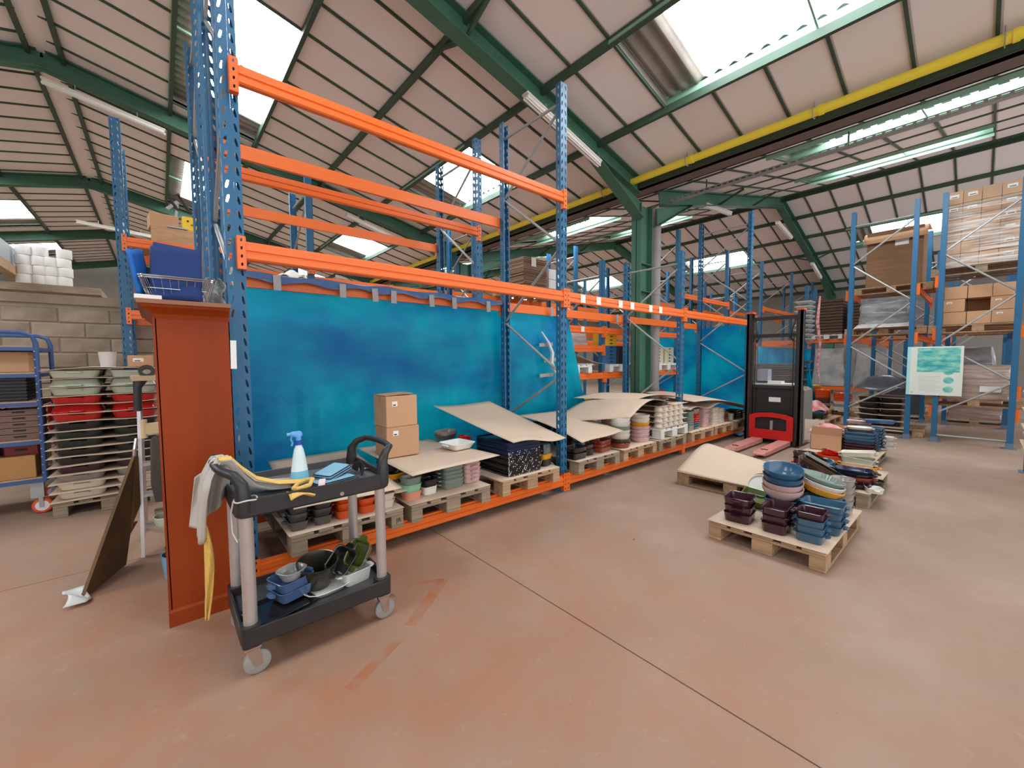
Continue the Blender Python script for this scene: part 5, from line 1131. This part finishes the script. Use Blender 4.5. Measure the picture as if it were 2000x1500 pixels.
# rack E
for yy in (0, .93): beam(rE, 0, 2.75, yy, .62, -1 if yy == 0 else 1)
pallet((10.62, -3.0, .63), 0, 'pallet low in the rack right of the poster', WOOD, 'pallets in the right racks')
BRW = mat('wrapped_brown_boards', (148, 112, 92), .3, var=.8, vscale=3, stretch=(1, .6, 8), col2=(206, 190, 178), coat=.5, bump=.4, bscale=9)
bale('clear wrapped brown load low in the rack right of the poster', (10.62, -3.0, .775), .82, .84, .58, BRW, taper=.97)
tag(obj('paper_label', M().box(-.004, 0, -.12, .12, -.05, .05), WHITE, None, (10.192, -3.18, .95)), 'white label on the wrapped brown load', 'label')
bale('wrapped grey hump at the back of the low shelf', (11.5, -2.95, .78), .8, .8, .9, WR2, taper=.6)
pallet((10.62, -3.0, 1.92), 0, 'pallet on the middle beam right of the poster under cartons', WOOD, 'pallets in the right racks')
cnt = 0
for r_ in range(3):
    for q in range(3):
        if r_ == 1 and q == 1: continue
        yy = [-2.72, -3.0, -3.28][q]+(.0 if r_ != 1 else .02)
        carton('brown carton, %s row, %s column, right of the poster' % (['bottom', 'middle', 'top'][r_], ['left', 'middle', 'right'][q]), (10.42, yy, 2.068+.222*r_), .38, .272, .216, 0, 'cartons on the middle beam', tape=False, labels=([('l', .05, .16, .07, .03)] if (r_, q) in ((1, 0), (1, 2), (0, 2)) else []))
for r_ in range(3):
    for q in range(3): carton('rear brown carton, %s row, %s column, right of the poster' % (['bottom', 'middle', 'top'][r_], ['left', 'middle', 'right'][q]), (10.82, [-2.72, -3.0, -3.28][q], 2.068+.222*r_), .38, .272, .216, 0, 'rear cartons on the middle beam', tape=False)
pallet((10.62, -3.0, 2.93), 0, 'pallet on the top beam at the far right under wrapped cartons', WOODG, 'pallets in the right racks')
WB = mat('light_cartons', (196, 158, 124), .7, var=.15, rnd=.08)
for r_ in range(6):
    for q in range(4):
        carton('light brown carton, row %s, column %s of the wrapped top load' % (['one', 'two', 'three', 'four', 'five', 'six'][r_], ['one', 'two', 'three', 'four'][q]), (10.42, -2.64-.215*q, 3.078+.215*r_), .38, .211, .211, 0, 'cartons of the wrapped top load', m=WB, tape=False,
               labels=([('l', .0, .13, .11, .06)] if (q in (0, 1, 3) and r_ > 3) or (q == 3) else []))
# the stretch film round the lower rows
fm = bpy.data.materials.new('thin_stretch_film'); fm.use_nodes = True; n_ = fm.node_tree.nodes; l_ = fm.node_tree.links; p_ = n_['Principled BSDF']
p_.inputs['Base Color'].default_value = (.85, .8, .76, 1); p_.inputs['Roughness'].default_value = .2
tc_ = n_.new('ShaderNodeTexCoord'); mp_ = n_.new('ShaderNodeMapping'); mp_.inputs['Scale'].default_value = (2, 1.2, 26); z_ = n_.new('ShaderNodeTexNoise'); z_.inputs['Scale'].default_value = 1.6; z_.inputs['Detail'].default_value = 4
r_ = n_.new('ShaderNodeValToRGB'); r_.color_ramp.elements[0].position = .42; r_.color_ramp.elements[0].color = (.04, .04, .04, 1); r_.color_ramp.elements[1].position = .66; r_.color_ramp.elements[1].color = (.75, .75, .75, 1)
l_.new(tc_.outputs['Object'], mp_.inputs[0]); l_.new(mp_.outputs[0], z_.inputs[0]); l_.new(z_.outputs[0], r_.inputs[0]); l_.new(r_.outputs[0], p_.inputs['Alpha'])
tag(obj('stretch_film', M().loops([rr(.44, .92, .03, 3.06, 3), rr(.435, .91, .03, 3.5, 3), rr(.44, .92, .03, 4.08, 3)], cap0=False, cap1=False), fm, None, (10.42, -2.965, 0), smooth=True), 'clear stretch film wound round the light cartons at far right', 'film')
pallet((10.62, -3.0, 2.93-.146), 0, 'second pallet directly below the top right load', WOODG, 'pallets in the right racks') if False else None
for nm, x, y, z, h, mm in [('dark wrapped load on the floor in the second bay left of the poster', 13.5, -1.78, .146, .85, MATS['dark_grey_film']), ('brown wrapped load on the floor in the second bay right of the poster', 13.5, -3.0, .146, .9, BRW),
                       ('grey wrapped load on the beams in the second bay left of the poster', 13.5, -1.78, 2.085, .8, WR2), ('brown wrapped load on the beams in the second bay right of the poster', 13.5, -3.0, 2.13, .75, BRW)]:
    pallet((x, y, z-.146 if z < 1 else (1.935 if 'left' in nm else 1.985)), 0, 'pallet under the '+nm.replace(' in the second bay', ', far bay'), WOOD, 'pallets in the right racks'); bale(nm, (x, y, z), .8, .82, h, mm)
for k in range(5): tag(obj('board_pack', M().box(-.38, .38, -.44, .44, 0, .022), mat('brown_pack', (134, 98, 72), .85, rnd=.2), None, (12.0, -3.0, 1.99+.03*k)), 'brown board pack %s on the beams behind the cartons' % nth(k, 5), 'board', 'brown board packs')
# green poster hung between the two end frames
ps = thing('poster', 'white and turquoise poster hung between the two right-hand rack frames', 'poster', (9.93, -2.52, 1.255))
obj('board', M().box(0, .006, -.345, .345, -.43, .43), mat('poster_paper', (216, 220, 208), .5), ps)
tm = bpy.data.materials.new('poster_print'); tm.use_nodes = True; n_ = tm.node_tree.nodes; l_ = tm.node_tree.links; tc_ = n_.new('ShaderNodeTexCoord'); z_ = n_.new('ShaderNodeTexNoise'); z_.inputs['Scale'].default_value = 7; z_.inputs['Detail'].default_value = 4
mp_ = n_.new('ShaderNodeMapping'); mp_.inputs['Scale'].default_value = (1, .8, 2.2); l_.new(tc_.outputs['Object'], mp_.inputs[0])
r_ = n_.new('ShaderNodeValToRGB'); r_.color_ramp.elements[0].position = .38; r_.color_ramp.elements[0].color = (*lin((40, 160, 165)), 1); r_.color_ramp.elements[1].position = .64; r_.color_ramp.elements[1].color = (*lin((150, 212, 186)), 1)
l_.new(mp_.outputs[0], z_.inputs[0]); l_.new(z_.outputs[0], r_.inputs[0]); l_.new(r_.outputs[0], n_['Principled BSDF'].inputs['Base Color'])
obj('picture', M().box(-.001, 0, -.31, .215, -.02, .405), tm, ps)
obj('left_stripe', M().box(-.001, 0, .30, .344, -.42, .42), mat('aqua_stripe', (164, 216, 220), .5), ps)
for k, zz in enumerate((-.01, -.16, -.32)):
    obj('round_picture', M().loops([[(-.0016, -.18+.062*math.cos(a), zz+.055*math.sin(a)) for a in [2*PI*j/24 for j in range(24)]], [(-.0008, -.18+.062*math.cos(a), zz+.055*math.sin(a)) for a in [2*PI*j/24 for j in range(24)]]]), tm, ps)
for k in range(10): obj('text_line', M().box(-.001, 0, -.08+.06*(k % 3 == 2), .19, -.10-.028*k, -.096-.028*k), mat('faint_text', (176, 182, 176), .6), ps)
obj('emblem', M().box(-.001, 0, .245, .28, -.40, -.375), mat('ochre_print', (206, 184, 120), .6), ps)
# far wall rack (beams along y)
wr = thing('end_rack', 'orange beamed racking across the far end, left of the tall frames', 'rack', (16, .75, 0))
for yy in (-1.6, .85, 3.4):
    for xx in (0, 1.0):
        obj('upright', M().box(xx-.04, xx+.04, yy-.75-.05, yy-.75+.05, 0, 3.9), BLUE, wr)
for zz in (.58, 2.1):
    for y0 in (-1.6, .85):
        for xx in (-.05, 1.0): b_ = obj('beam', M().box(xx, xx+.05, y0-.75+.05, y0-.75+(2.45 if y0 < 0 else 2.55)-.05, zz-.11, zz), ORANGE, wr)
for j, (yy, zz) in enumerate([(.2, .6), (-.85, .6)]):
    bale('grey wrapped sack pile on the far wall rack, %s' % ['left', 'right'][j], (16.4, yy, zz), .9, .85, 1.2, mat('grey_sacks', (186, 182, 178), .35, var=.8, vscale=2.5, col2=(120, 114, 108), coat=.4, bump=.9, bscale=5), taper=.85)
for j, yy in enumerate((.25, -.6)):
    pallet((16.45, yy, 2.1), PI/2, '%s pallet on the far wall rack beam' % ['left', 'right'][j], WOODW if j == 0 else WOOD, 'far wall pallets')
    for k in range(12): tag(obj('flat_crate', M().box(-.4, .4, -.36, .36, 0, .075), mat('dark_brown_crate', (84, 62, 46), .8, rnd=.2), None, (16.45, yy, 2.25+.095*k)), 'dark brown flat crate %s on the far wall rack, %s pile' % (nth(k, 12), ['left', 'right'][j]), 'crate', 'dark flat crates on the far wall rack')
for j in range(9): tag(obj('foil_tray', M().loops([rr(.5, .3, .06, 0, 3), rr(.62, .42, .08, .05, 3), rr(.64, .44, .08, .09, 3)]), mat('pale_foil', (176, 178, 172), .4), None, (14.6, .55, 2.0+.14*j), smooth=True), 'silver grey tray %s behind the mast, high right' % nth(j, 9), 'tray', 'grey trays behind the mast')
tp_ = tag(obj('barrier_tape', M().tube([(13.5, -.12, .8), (13.5, -.05, 1.3), (13.5, -.1, 1.9), (13.5, -.02, 2.5), (13.5, -.06, 3.2)], [.02, .035, .028, .04, .02], 6), mat('red_white_tape', (220, 196, 190), .4, var=1, vscale=9, stretch=(1, 1, 2), col2=(186, 36, 34)), None, smooth=True), 'red and white barrier tape hanging before the far wall rack', 'tape')
# dark stacks behind the mast window
for j in range(16): tag(obj('flat_box', M().box(-.3, .3, -.8+R.uniform(-.05, .05), .8, 0, .035), mat('dark_boards', (92, 76, 62), .8, rnd=.35), None, (13.0, .9+R.uniform(-.05, .05), .55+.05*j)), 'flat dark board %s, pile seen through the mast' % nth(j, 16), 'board', 'boards seen through the mast')
tag(obj('low_table', M().box(-.35, .35, -.85, .85, .46, .54).box(-.3, -.25, -.8, -.75, 0, .46).box(.25, .3, -.8, -.75, 0, .46).box(-.3, -.25, .75, .8, 0, .46).box(.25, .3, .75, .8, 0, .46), WOODG, None, (13.0, .9, 0)), 'low wooden stand carrying flat boards behind the mast', 'stand')
# rack edge at the far right of the frame
re = thing('rack_end', 'edge of a rack with white dish boards at the right border', 'rack', (8.05, -3.75, 0))
obj('upright', M().box(-.05, .05, .17, .27, 0, 2.4), BLUE, re); obj('foot_plate', M().box(-.1, .1, .13, .31, 0, .01), MATS['grey_blue_steel'], re)
obj('beam', M().box(-1.9, -.05, .2, .25, .10, .21), ORANGE, re)
for k in range(8): obj('shelf_board', M().box(-1.9, -.1, -.5, .30+.02*(k % 2), .32+.105*k, .33+.105*k), KRAFT, re)
for k in range(7): tag(dish('large_dish', 'x', 'dish', 'white', .5, .4, .08, (7.65, -3.70, .335+.105*k), 0, handles=None, r=.06), 'white dish %s in the pile at the right border' % nth(k, 7), 'dish', 'white dishes at the right border')

# ------------------------------------------------------------ left side
pallet((-.83, 3.32, 0), 0, 'wooden pallet under the layered dishes left of the cabinet', WOODG, 'left pallets')
cols = ['cream', 'cream', 'warm grey', 'aubergine', 'black', 'black', 'bottle green', 'bottle green', 'black', 'red', 'red', 'red', 'celadon', 'celadon', 'celadon']
for k, c in enumerate(cols+[None]):
    z0 = .15+.0855*k
    top = c is None
    sheet('thin brown board %s of the layered pile left of the cabinet' % (nth(k, 16)), [(-1.25, 2.70, z0), (-.40, 2.70, z0+.01), (-.40, 3.88, z0), (-1.22, 3.88, z0)], fn=(lambda u, v: .0) if not top else (lambda u, v: .02*math.sin(PI*u)), wav=.008, nx=10, ny=8, group='boards of the left pile')
    if not top:
        for q in range(2):
            dish('large_dish', '%s large dish, %s layer, %s column, left pile' % (c, ORD[k] if k else 'first', ['left', 'right'][q]), 'dish', c, .36, .40, .072, (-1.03+.42*q, 2.95, z0+.01+(.07 if k in (10, 13) else 0)), 0, (PI, 0, 0) if k in (10, 13) else None, handles='W', hw=.12, r=.07, tp=.84, group='large dishes in the left pile')
            dish('large_dish', '%s large dish behind, %s layer, %s column, left pile' % (c, ORD[k] if k else 'first', ['left', 'right'][q]), 'dish', c, .36, .40, .072, (-1.03+.42*q, 3.5, z0+.01), 0, None, handles=None, r=.07, tp=.84, group='large dishes in the left pile')
zt = .15+.0855*15+.02
bkt = obj('bucket', M().lathe([(.055, 0), (.06, .005), (.075, .165), (.078, .17), (.072, .168), (.055, .01)], 20), mat('white_plastic', (208, 204, 200), .45), None, (-.82, 3.25, zt), smooth=True); tag(bkt, 'white plastic bucket on top of the left layered pile', 'bucket')
carton('small brown carton with white label on the left layered pile', (-.55, 3.28, zt), .22, .2, .13, 0, tape=False, labels=[('f', -.02, .08, .09, .04)])
# blue shelf cart
bcart = thing('shelf_cart', 'blue tubular shelf cart with boards at the left edge', 'cart', (-1.85, 3.35, 0)); BC = mat('cart_blue', (56, 84, 136), .45, var=.3, vscale=8)
hx, hy = .55, .36
for sy in (-1, 1):
    pts = [(hx, sy*hy, .34), (hx, sy*hy, 1.70), (hx-.02, sy*hy, 1.77), (hx-.09, sy*hy, 1.80), (-hx+.09, sy*hy, 1.80), (-hx+.02, sy*hy, 1.77), (-hx, sy*hy, 1.7), (-hx, sy*hy, .34)]
    obj('frame_tube', M().tube(pts, .02, 10), BC, bcart, smooth=True)
    for k in range(16): obj('rivet', M().cyl((hx-.01, sy*hy-.0215, .42+.08*k), (hx-.01, sy*hy-.018, .42+.08*k), .006, 6), GALV, bcart) if sy < 0 else None
for zz in (.36, .74, 1.12, 1.40, 1.66):
    obj('shelf_frame', M().box(-hx, hx, -hy-.015, -hy+.01, zz-.035, zz).box(-hx, hx, hy-.01, hy+.015, zz-.035, zz).box(-hx, -hx+.02, -hy, hy, zz-.035, zz).box(hx-.02, hx, -hy, hy, zz-.035, zz), BC, bcart)
    obj('shelf_board', M().box(-hx+.02, hx-.02, -hy+.01, hy-.01, zz-.002, zz+.014), mat('dusty_board', (190, 162, 136), .8, var=.4, vscale=4), bcart)
for sx in (-1, 1):
    for sy in (-1, 1):
        w_ = obj('wheel', M().lathe([(.02, -.02), (.068, -.02), (.075, -.012), (.075, .012), (.068, .02), (.02, .02)], 24).xf(T(sx*.47+.04, sy*.30, .078, rx=PI/2)), mat('orange_wheel', (212, 82, 44), .5), bcart, smooth=True)
        obj('wheel_disc', M().cyl((sx*.47+.04, sy*.30-.024, .078), (sx*.47+.04, sy*.30+.024, .078), .05, 20), mat('white_hub', (226, 216, 212), .5), w_, smooth=True)
        obj('wheel_fork', M().box(sx*.47-.03, sx*.47+.06, sy*.30-.035, sy*.30+.035, .165, .325).box(sx*.47+.02, sx*.47+.05, sy*.30-.034, sy*.30-.028, .07, .17).box(sx*.47+.02, sx*.47+.05, sy*.30+.028, sy*.30+.034, .07, .17), GALV, w_)
for k in range(7): crate('black flat tray %s on the third shelf of the blue cart' % nth(k, 7), ('black', (34, 34, 38)), (-1.62, 3.2, 1.137+.032*k), .5, .36, .03, 'black trays on the blue cart')
carton('brown carton on the upper shelf of the blue cart', (-1.52, 3.25, 1.416), .30, .3, .2, 0, tape=False); 
tag(obj('red_bin', M().loops([rr(.3, .3, .02, 0, 2), rr(.32, .32, .02, .22, 2)]), mat('red_bin', (214, 44, 20), .5), None, (-1.86, 3.22, 1.416)), 'bright red bin on the upper shelf of the blue cart', 'bin')
for j, xx in enumerate((-1.45, -1.75, -2.05)):
    for k in range(5): crate('%s crate %s, fourth shelf, %s pile of the blue cart' % (['brown', 'dark red', 'red'][j], nth(k, 5), ['right', 'middle', 'left'][j]), [('brown', (120, 92, 78)), ('dred', (124, 22, 20)), ('dred', (124, 22, 20))][j], (xx, 3.2, .757+.06*k), .28, .34, .055, 'crates on the fourth shelf of the blue cart')
carton('long brown carton on the bottom shelf of the blue cart', (-1.75, 3.22, .376), .78, .42, .22, 0, tape=False, m=mat('tan_carton', (176, 128, 76), .8))
for j in range(3): crate('dark red crate above the long carton, %s' % ['left', 'middle', 'right'][j], ('dred', (124, 22, 20)), (-2.0+.27*j, 3.24, .60), .24, .3, .09, 'crates above the long carton')
dish('large_dish', 'red large dish behind the left pile, upper', 'dish', 'red', .3, .3, .07, (-1.24, 4.2, 1.02), 0, handles=None); 
bst = thing('small_stand', 'small dark stand holding red dishes between the cart and left pile', 'stand', (-1.30, 4.25, 0)); obj('top', M().box(-.2, .2, -.2, .2, .70, .72), WOODG, bst)
for sx in (-1, 1):
    for sy in (-1, 1): obj('leg', M().box(sx*.17-.02, sx*.17+.02, sy*.17-.02, sy*.17+.02, 0, .7), WOODG, bst)
for k in range(4): dish('large_dish', 'red large dish %s on the small stand' % nth(k, 4), 'dish', 'red', .3, .3, .07, (-1.28, 4.22, .722+.075*k), 0, handles='W', group='red dishes on the small stand')
# step ladder
ld = thing('step_ladder', 'aluminium folding step ladder standing behind the cabinet', 'ladder', (-.35, 1.15, 0))
for (x0, x1, y0, y1, nm) in [(-.20, -.18, -.05, .12, 'rail'), (.20, .18, -.05, .12, 'rail'), (-.19, -.17, .62, .16, 'rear_leg'), (.19, .17, .62, .16, 'rear_leg')]:
    obj(nm, M().bar((x0, y0, 0), (x1, y1, 1.16), .045, .022, up=(1, 0, 0)), ALU, ld)
for k in range(4): obj('step', M().box(-.18, .18, -.05+.04*k, .04+.04*k, .22+.235*k, .245+.235*k), ALU, ld)
obj('top_clamp', M().loops([rr(.05, .06, .01, 1.12, 2, -.185, .12), rr(.05, .08, .015, 1.3, 2, -.18, .12), rr(.09, .08, .02, 1.36, 2, -.16, .12)]), BLACK, ld, smooth=True); obj('top_clamp', M().loops([rr(.05, .06, .01, 1.12, 2, .185, .12), rr(.05, .08, .015, 1.3, 2, .18, .12), rr(.09, .08, .02, 1.36, 2, .16, .12)]), BLACK, ld, smooth=True)
obj('tool_tray', M().loops([rr(.42, .18, .02, 1.36, 2, 0, .12), rr(.44, .2, .02, 1.40, 2, 0, .12), rr(.42, .18, .02, 1.39, 2, 0, .12), rr(.40, .16, .02, 1.365, 2, 0, .12)]), mat('beige_plastic', (206, 180, 146), .6), ld)
obj('bow_handle', M().tube([(-.21, -.02, .62), (-.22, -.07, .70), (-.21, -.08, .85), (-.20, -.03, .92)], .012, 8), ALU, ld, smooth=True)
tag(obj('tape_roll', M().lathe([(.028, -.02), (.05, -.02), (.05, .02), (.028, .02), (.028, -.02)], 24, close=False).xf(T(rx=1.2)), mat('dark_tape_roll', (50, 44, 40), .35), None, (-.47, 1.27, 1.43), smooth=True), 'dark adhesive tape roll lying on the ladder tray', 'tape roll')
tm_ = thing('mallet', 'pale wooden roller brush hanging on the ladder steps', 'tool', (-.42, 1.05, .93)); obj('head', M().cyl((-.08, 0, 0), (-.08, 0, .14), .02, 10), mat('pale_wood', (216, 188, 146), .7), tm_, smooth=True); obj('block', M().box(-.07, .08, -.02, .03, .03, .11), MATS['pale_wood'], tm_)
tag(obj('grey_bag', M().loops([rr(.16, .08, .02, .46, 2), rr(.2, .1, .03, .6, 2), rr(.18, .09, .03, .93, 2), rr(.15, .06, .02, .96, 2)]), mat('dark_grey_cloth', (84, 74, 66), .9, var=.5), None, (-.38, 1.02, -.02), smooth=True), 'dark grey cloth bag hanging on the ladder', 'bag')
# leaning board
pl3 = [(-.83, .60, .006), (-.57, 1.06, .80), (-.55, 1.075, .79), (-.555, 1.085, .42), (-.60, 1.05, .30), (-.575, 1.075, .30), (-.62, 1.04, .22), (-.65, 1.0, .012)]
nrm = Vector((1, -.45, .0)).normalized()*.010
lb = M().loops([[Vector(p)-nrm for p in pl3], [Vector(p)+nrm for p in pl3]])
tag(obj('leaning_board', lb, mat('dark_hardboard', (112, 84, 50), .8, var=.6, vscale=4, col2=(80, 58, 34)), None), 'dark brown torn board leaning against the step ladder', 'board')
tag(obj('plastic_corner', M().grid(6, 8, lambda u, v: (-.90+.1*u+.02*math.sin(5*v), .50+.17*v, .02+.03*math.sin(3*u+4*v)*math.sin(3*v)+.04*v)), mat('pale_film_scrap', (206, 206, 200), .4), None, smooth=True, thick=.003), 'crumpled pale plastic scrap at the foot of the leaning board', 'plastic')
# bowls behind the cabinet foot
rounddish('bowl', 'pale green bowl sticking out behind the cabinet, upper', 'celadon', .09, .06, (-.385, .66, .36), fl=False, cat='bowl')
rounddish('pot', 'pale blue pot on the floor behind the cabinet', 'pale blue', .10, .16, (-.345, .60, .0), fl=False, cat='pot')
rounddish('pot', 'black pot inside the pale blue one behind the cabinet', 'black', .075, .12, (-.345, .60, .09), fl=False, cat='pot')
stn = thing('low_stool', 'low wooden stool behind the cabinet carrying the pale green bowl', 'stool', (-.27, .98, 0)); obj('seat', M().box(-.2, .2, -.18, .18, .32, .345), WOODG, stn)
# things high on the third row, left
dk = tag(obj('deck_board', M().box(-.05, 1.1, .0, .95, 0, .018), WOOD, None, (-.55, 4.0, 3.062)), 'wooden deck board lying on the top left beams', 'board')
carton('brown carton high left beside the yellow machine', (-.27, 4.3, 3.30), .30, .3, .18, .1, tape=False)
tag(obj('timber_block', M().box(-.35, .45, -.25, .25, 0, .215), WOOD, None, (-.05, 4.35, 3.081)), 'timber packing under the yellow machine', 'timber')
pw = thing('yellow_machine', 'yellow cased machine with black hoses high on the left beams', 'machine', (.10, 4.3, 3.297))
obj('case', M().loops([rr(.34, .3, .02, 0, 2), rr(.36, .32, .02, .03, 2), rr(.34, .3, .02, .20, 2)]), mat('yellow_plastic', (238, 190, 20), .4), pw)
obj('case_print', M().box(-.08, .08, -.165, -.155, .09, .10).box(-.12, -.1, -.165, -.155, .13, .15), INK, pw)
obj('side_bracket', M().bar((-.26, 0, 0), (-.2, 0, .42), .03, .03).bar((-.2, 0, .42), (-.32, 0, .3), .05, .04).bar((-.33, -.05, .02), (-.12, -.05, .02), .3, .02), GALV, pw)
obj('hose', M().tube([(-.2, 0, .3), (-.3, -.05, .45), (-.2, -.08, .5), (-.1, 0, .35), (0, .02, .25), (.1, 0, .4), (.2, 0, .3)], .02, 8).tube([(-.05, 0, .2), (.02, -.05, .45), (.08, 0, .5), (.1, 0, .3)], .025, 8), BLACK, pw, smooth=True)
# white rolls and beams beyond the block wall
dkw = tag(obj('high_shelf', M().box(-.9, .6, -.6, .6, -.1, 0).box(-.85, -.78, -.55, -.48, -2.5, -.1).box(.48, .55, -.55, -.48, -2.5, -.1).box(-.85, -.78, .48, .55, -2.5, -.1).box(.48, .55, .48, .55, -2.5, -.1), WOODG, None, (-1.6, 6.1, 2.6)), 'timber platform beyond the block wall carrying white rolls', 'platform')
RM = mat('white_paper_roll', (236, 230, 224), .7, rnd=.04)
for i, (xx, n0) in enumerate([(-1.75, 4), (-1.60, 4), (-1.50, 3), (-1.37, 4)]):
    for k in range(n0): tag(obj('paper_roll', M().lathe([(.02, .002), (.078, .002), (.08, .008), (.08, .122), (.078, .128), (.02, .128)], 20), RM, None, (xx+.012*(k % 2), 5.62, 2.602+.13*k), smooth=True), 'white paper roll %s, %s column beyond the block wall' % (nth(k, n0), ['first', 'second', 'third', 'fourth'][i]), 'roll', 'white rolls beyond the block wall')
dc = tag(obj('metal_duct', M().box(-.1, .1, -2.6, 1.2, 0, .24), mat('grey_duct', (176, 182, 186), .5), None, (-1.95, 6.4, 2.86)), 'grey sheet metal duct beyond the block wall, far left', 'duct')
tag(obj('timber_joist', M().box(-.06, .06, -2.2, .6, 0, .12), mat('raw_timber', (196, 160, 124), .8, var=.5), None, (-1.87, 6.2, 2.70)), 'raw timber joist under the duct, far left', 'timber')
# cardboard offcuts on middle-level C beams left
carton('flat dark carton on the second beams behind the cabinet', (-.3, 4.4, 2.18), .5, .5, .14, 0, tape=False)
# ------------------------------------------------------------ fluorescent fittings
LAMPM = mat('lamp_diffuser', (222, 216, 206), .3, var=.2, vscale=10); LAMPB = mat('lamp_body', (206, 196, 182), .6)
def lamp(label, p0, p1, drop=.0):
    p0, p1 = Vector(p0), Vector(p1); t = thing('strip_light', label, 'lamp', (p0+p1)/2, 0, 'strip lights under the roof'); a, b = p0-t.location, p1-t.location
    obj('body', M().bar(a, b, .11, .03), LAMPB, t); d = Vector((0, 0, -.035)); obj('diffuser', M().bar(a+d+(b-a)*.01, b+d-(b-a)*.01, .095, .05), LAMPM, t)
    for s in (-.022, .022): obj('tube', M().cyl(a+Vector((0, s, -.062)), b+Vector((0, s, -.062)), .012, 8), WHITE, t, smooth=True)
    for f in (.25, .75): q = a+(b-a)*f; obj('hanger', M().cyl(q, q+Vector((0, 0, .12)), .008, 6), GALV, t)
lamp('strip light under the nearest rafter, above the second upright', (3.42, 1.02, 5.02), (5.02, 1.02, 4.62))
lamp('strip light under the second rafter at the upper left', (-1.62, 6.9, 6.03), (-.12, 6.9, 5.74))
lamp('strip light under the second rafter right of the orange beams', (3.1, 6.9, 4.98), (4.3, 6.9, 4.66))
lamp('strip light low at the left beyond the third row beams', (-1.9, 12.8, 5.28), (-.2, 12.8, 5.15))
lamp('strip light right of the downpipe top', (8.9, 1.1, 4.93), (10.3, 1.1, 5.05))
lamp('upper strip light on the far descending rafter', (13.2, .95, 5.42), (14.5, .95, 5.22))
lamp('lower strip light on the far descending rafter', (16.9, .95, 4.8), (18.1, .95, 4.45))
lamp('strip light deep in the right bay', (9.2, 6.9, 4.9), (10.6, 6.9, 5.1))
lamp('strip light deep in the left bay', (4.7, 12.8, 4.7), (6.0, 12.8, 4.5))
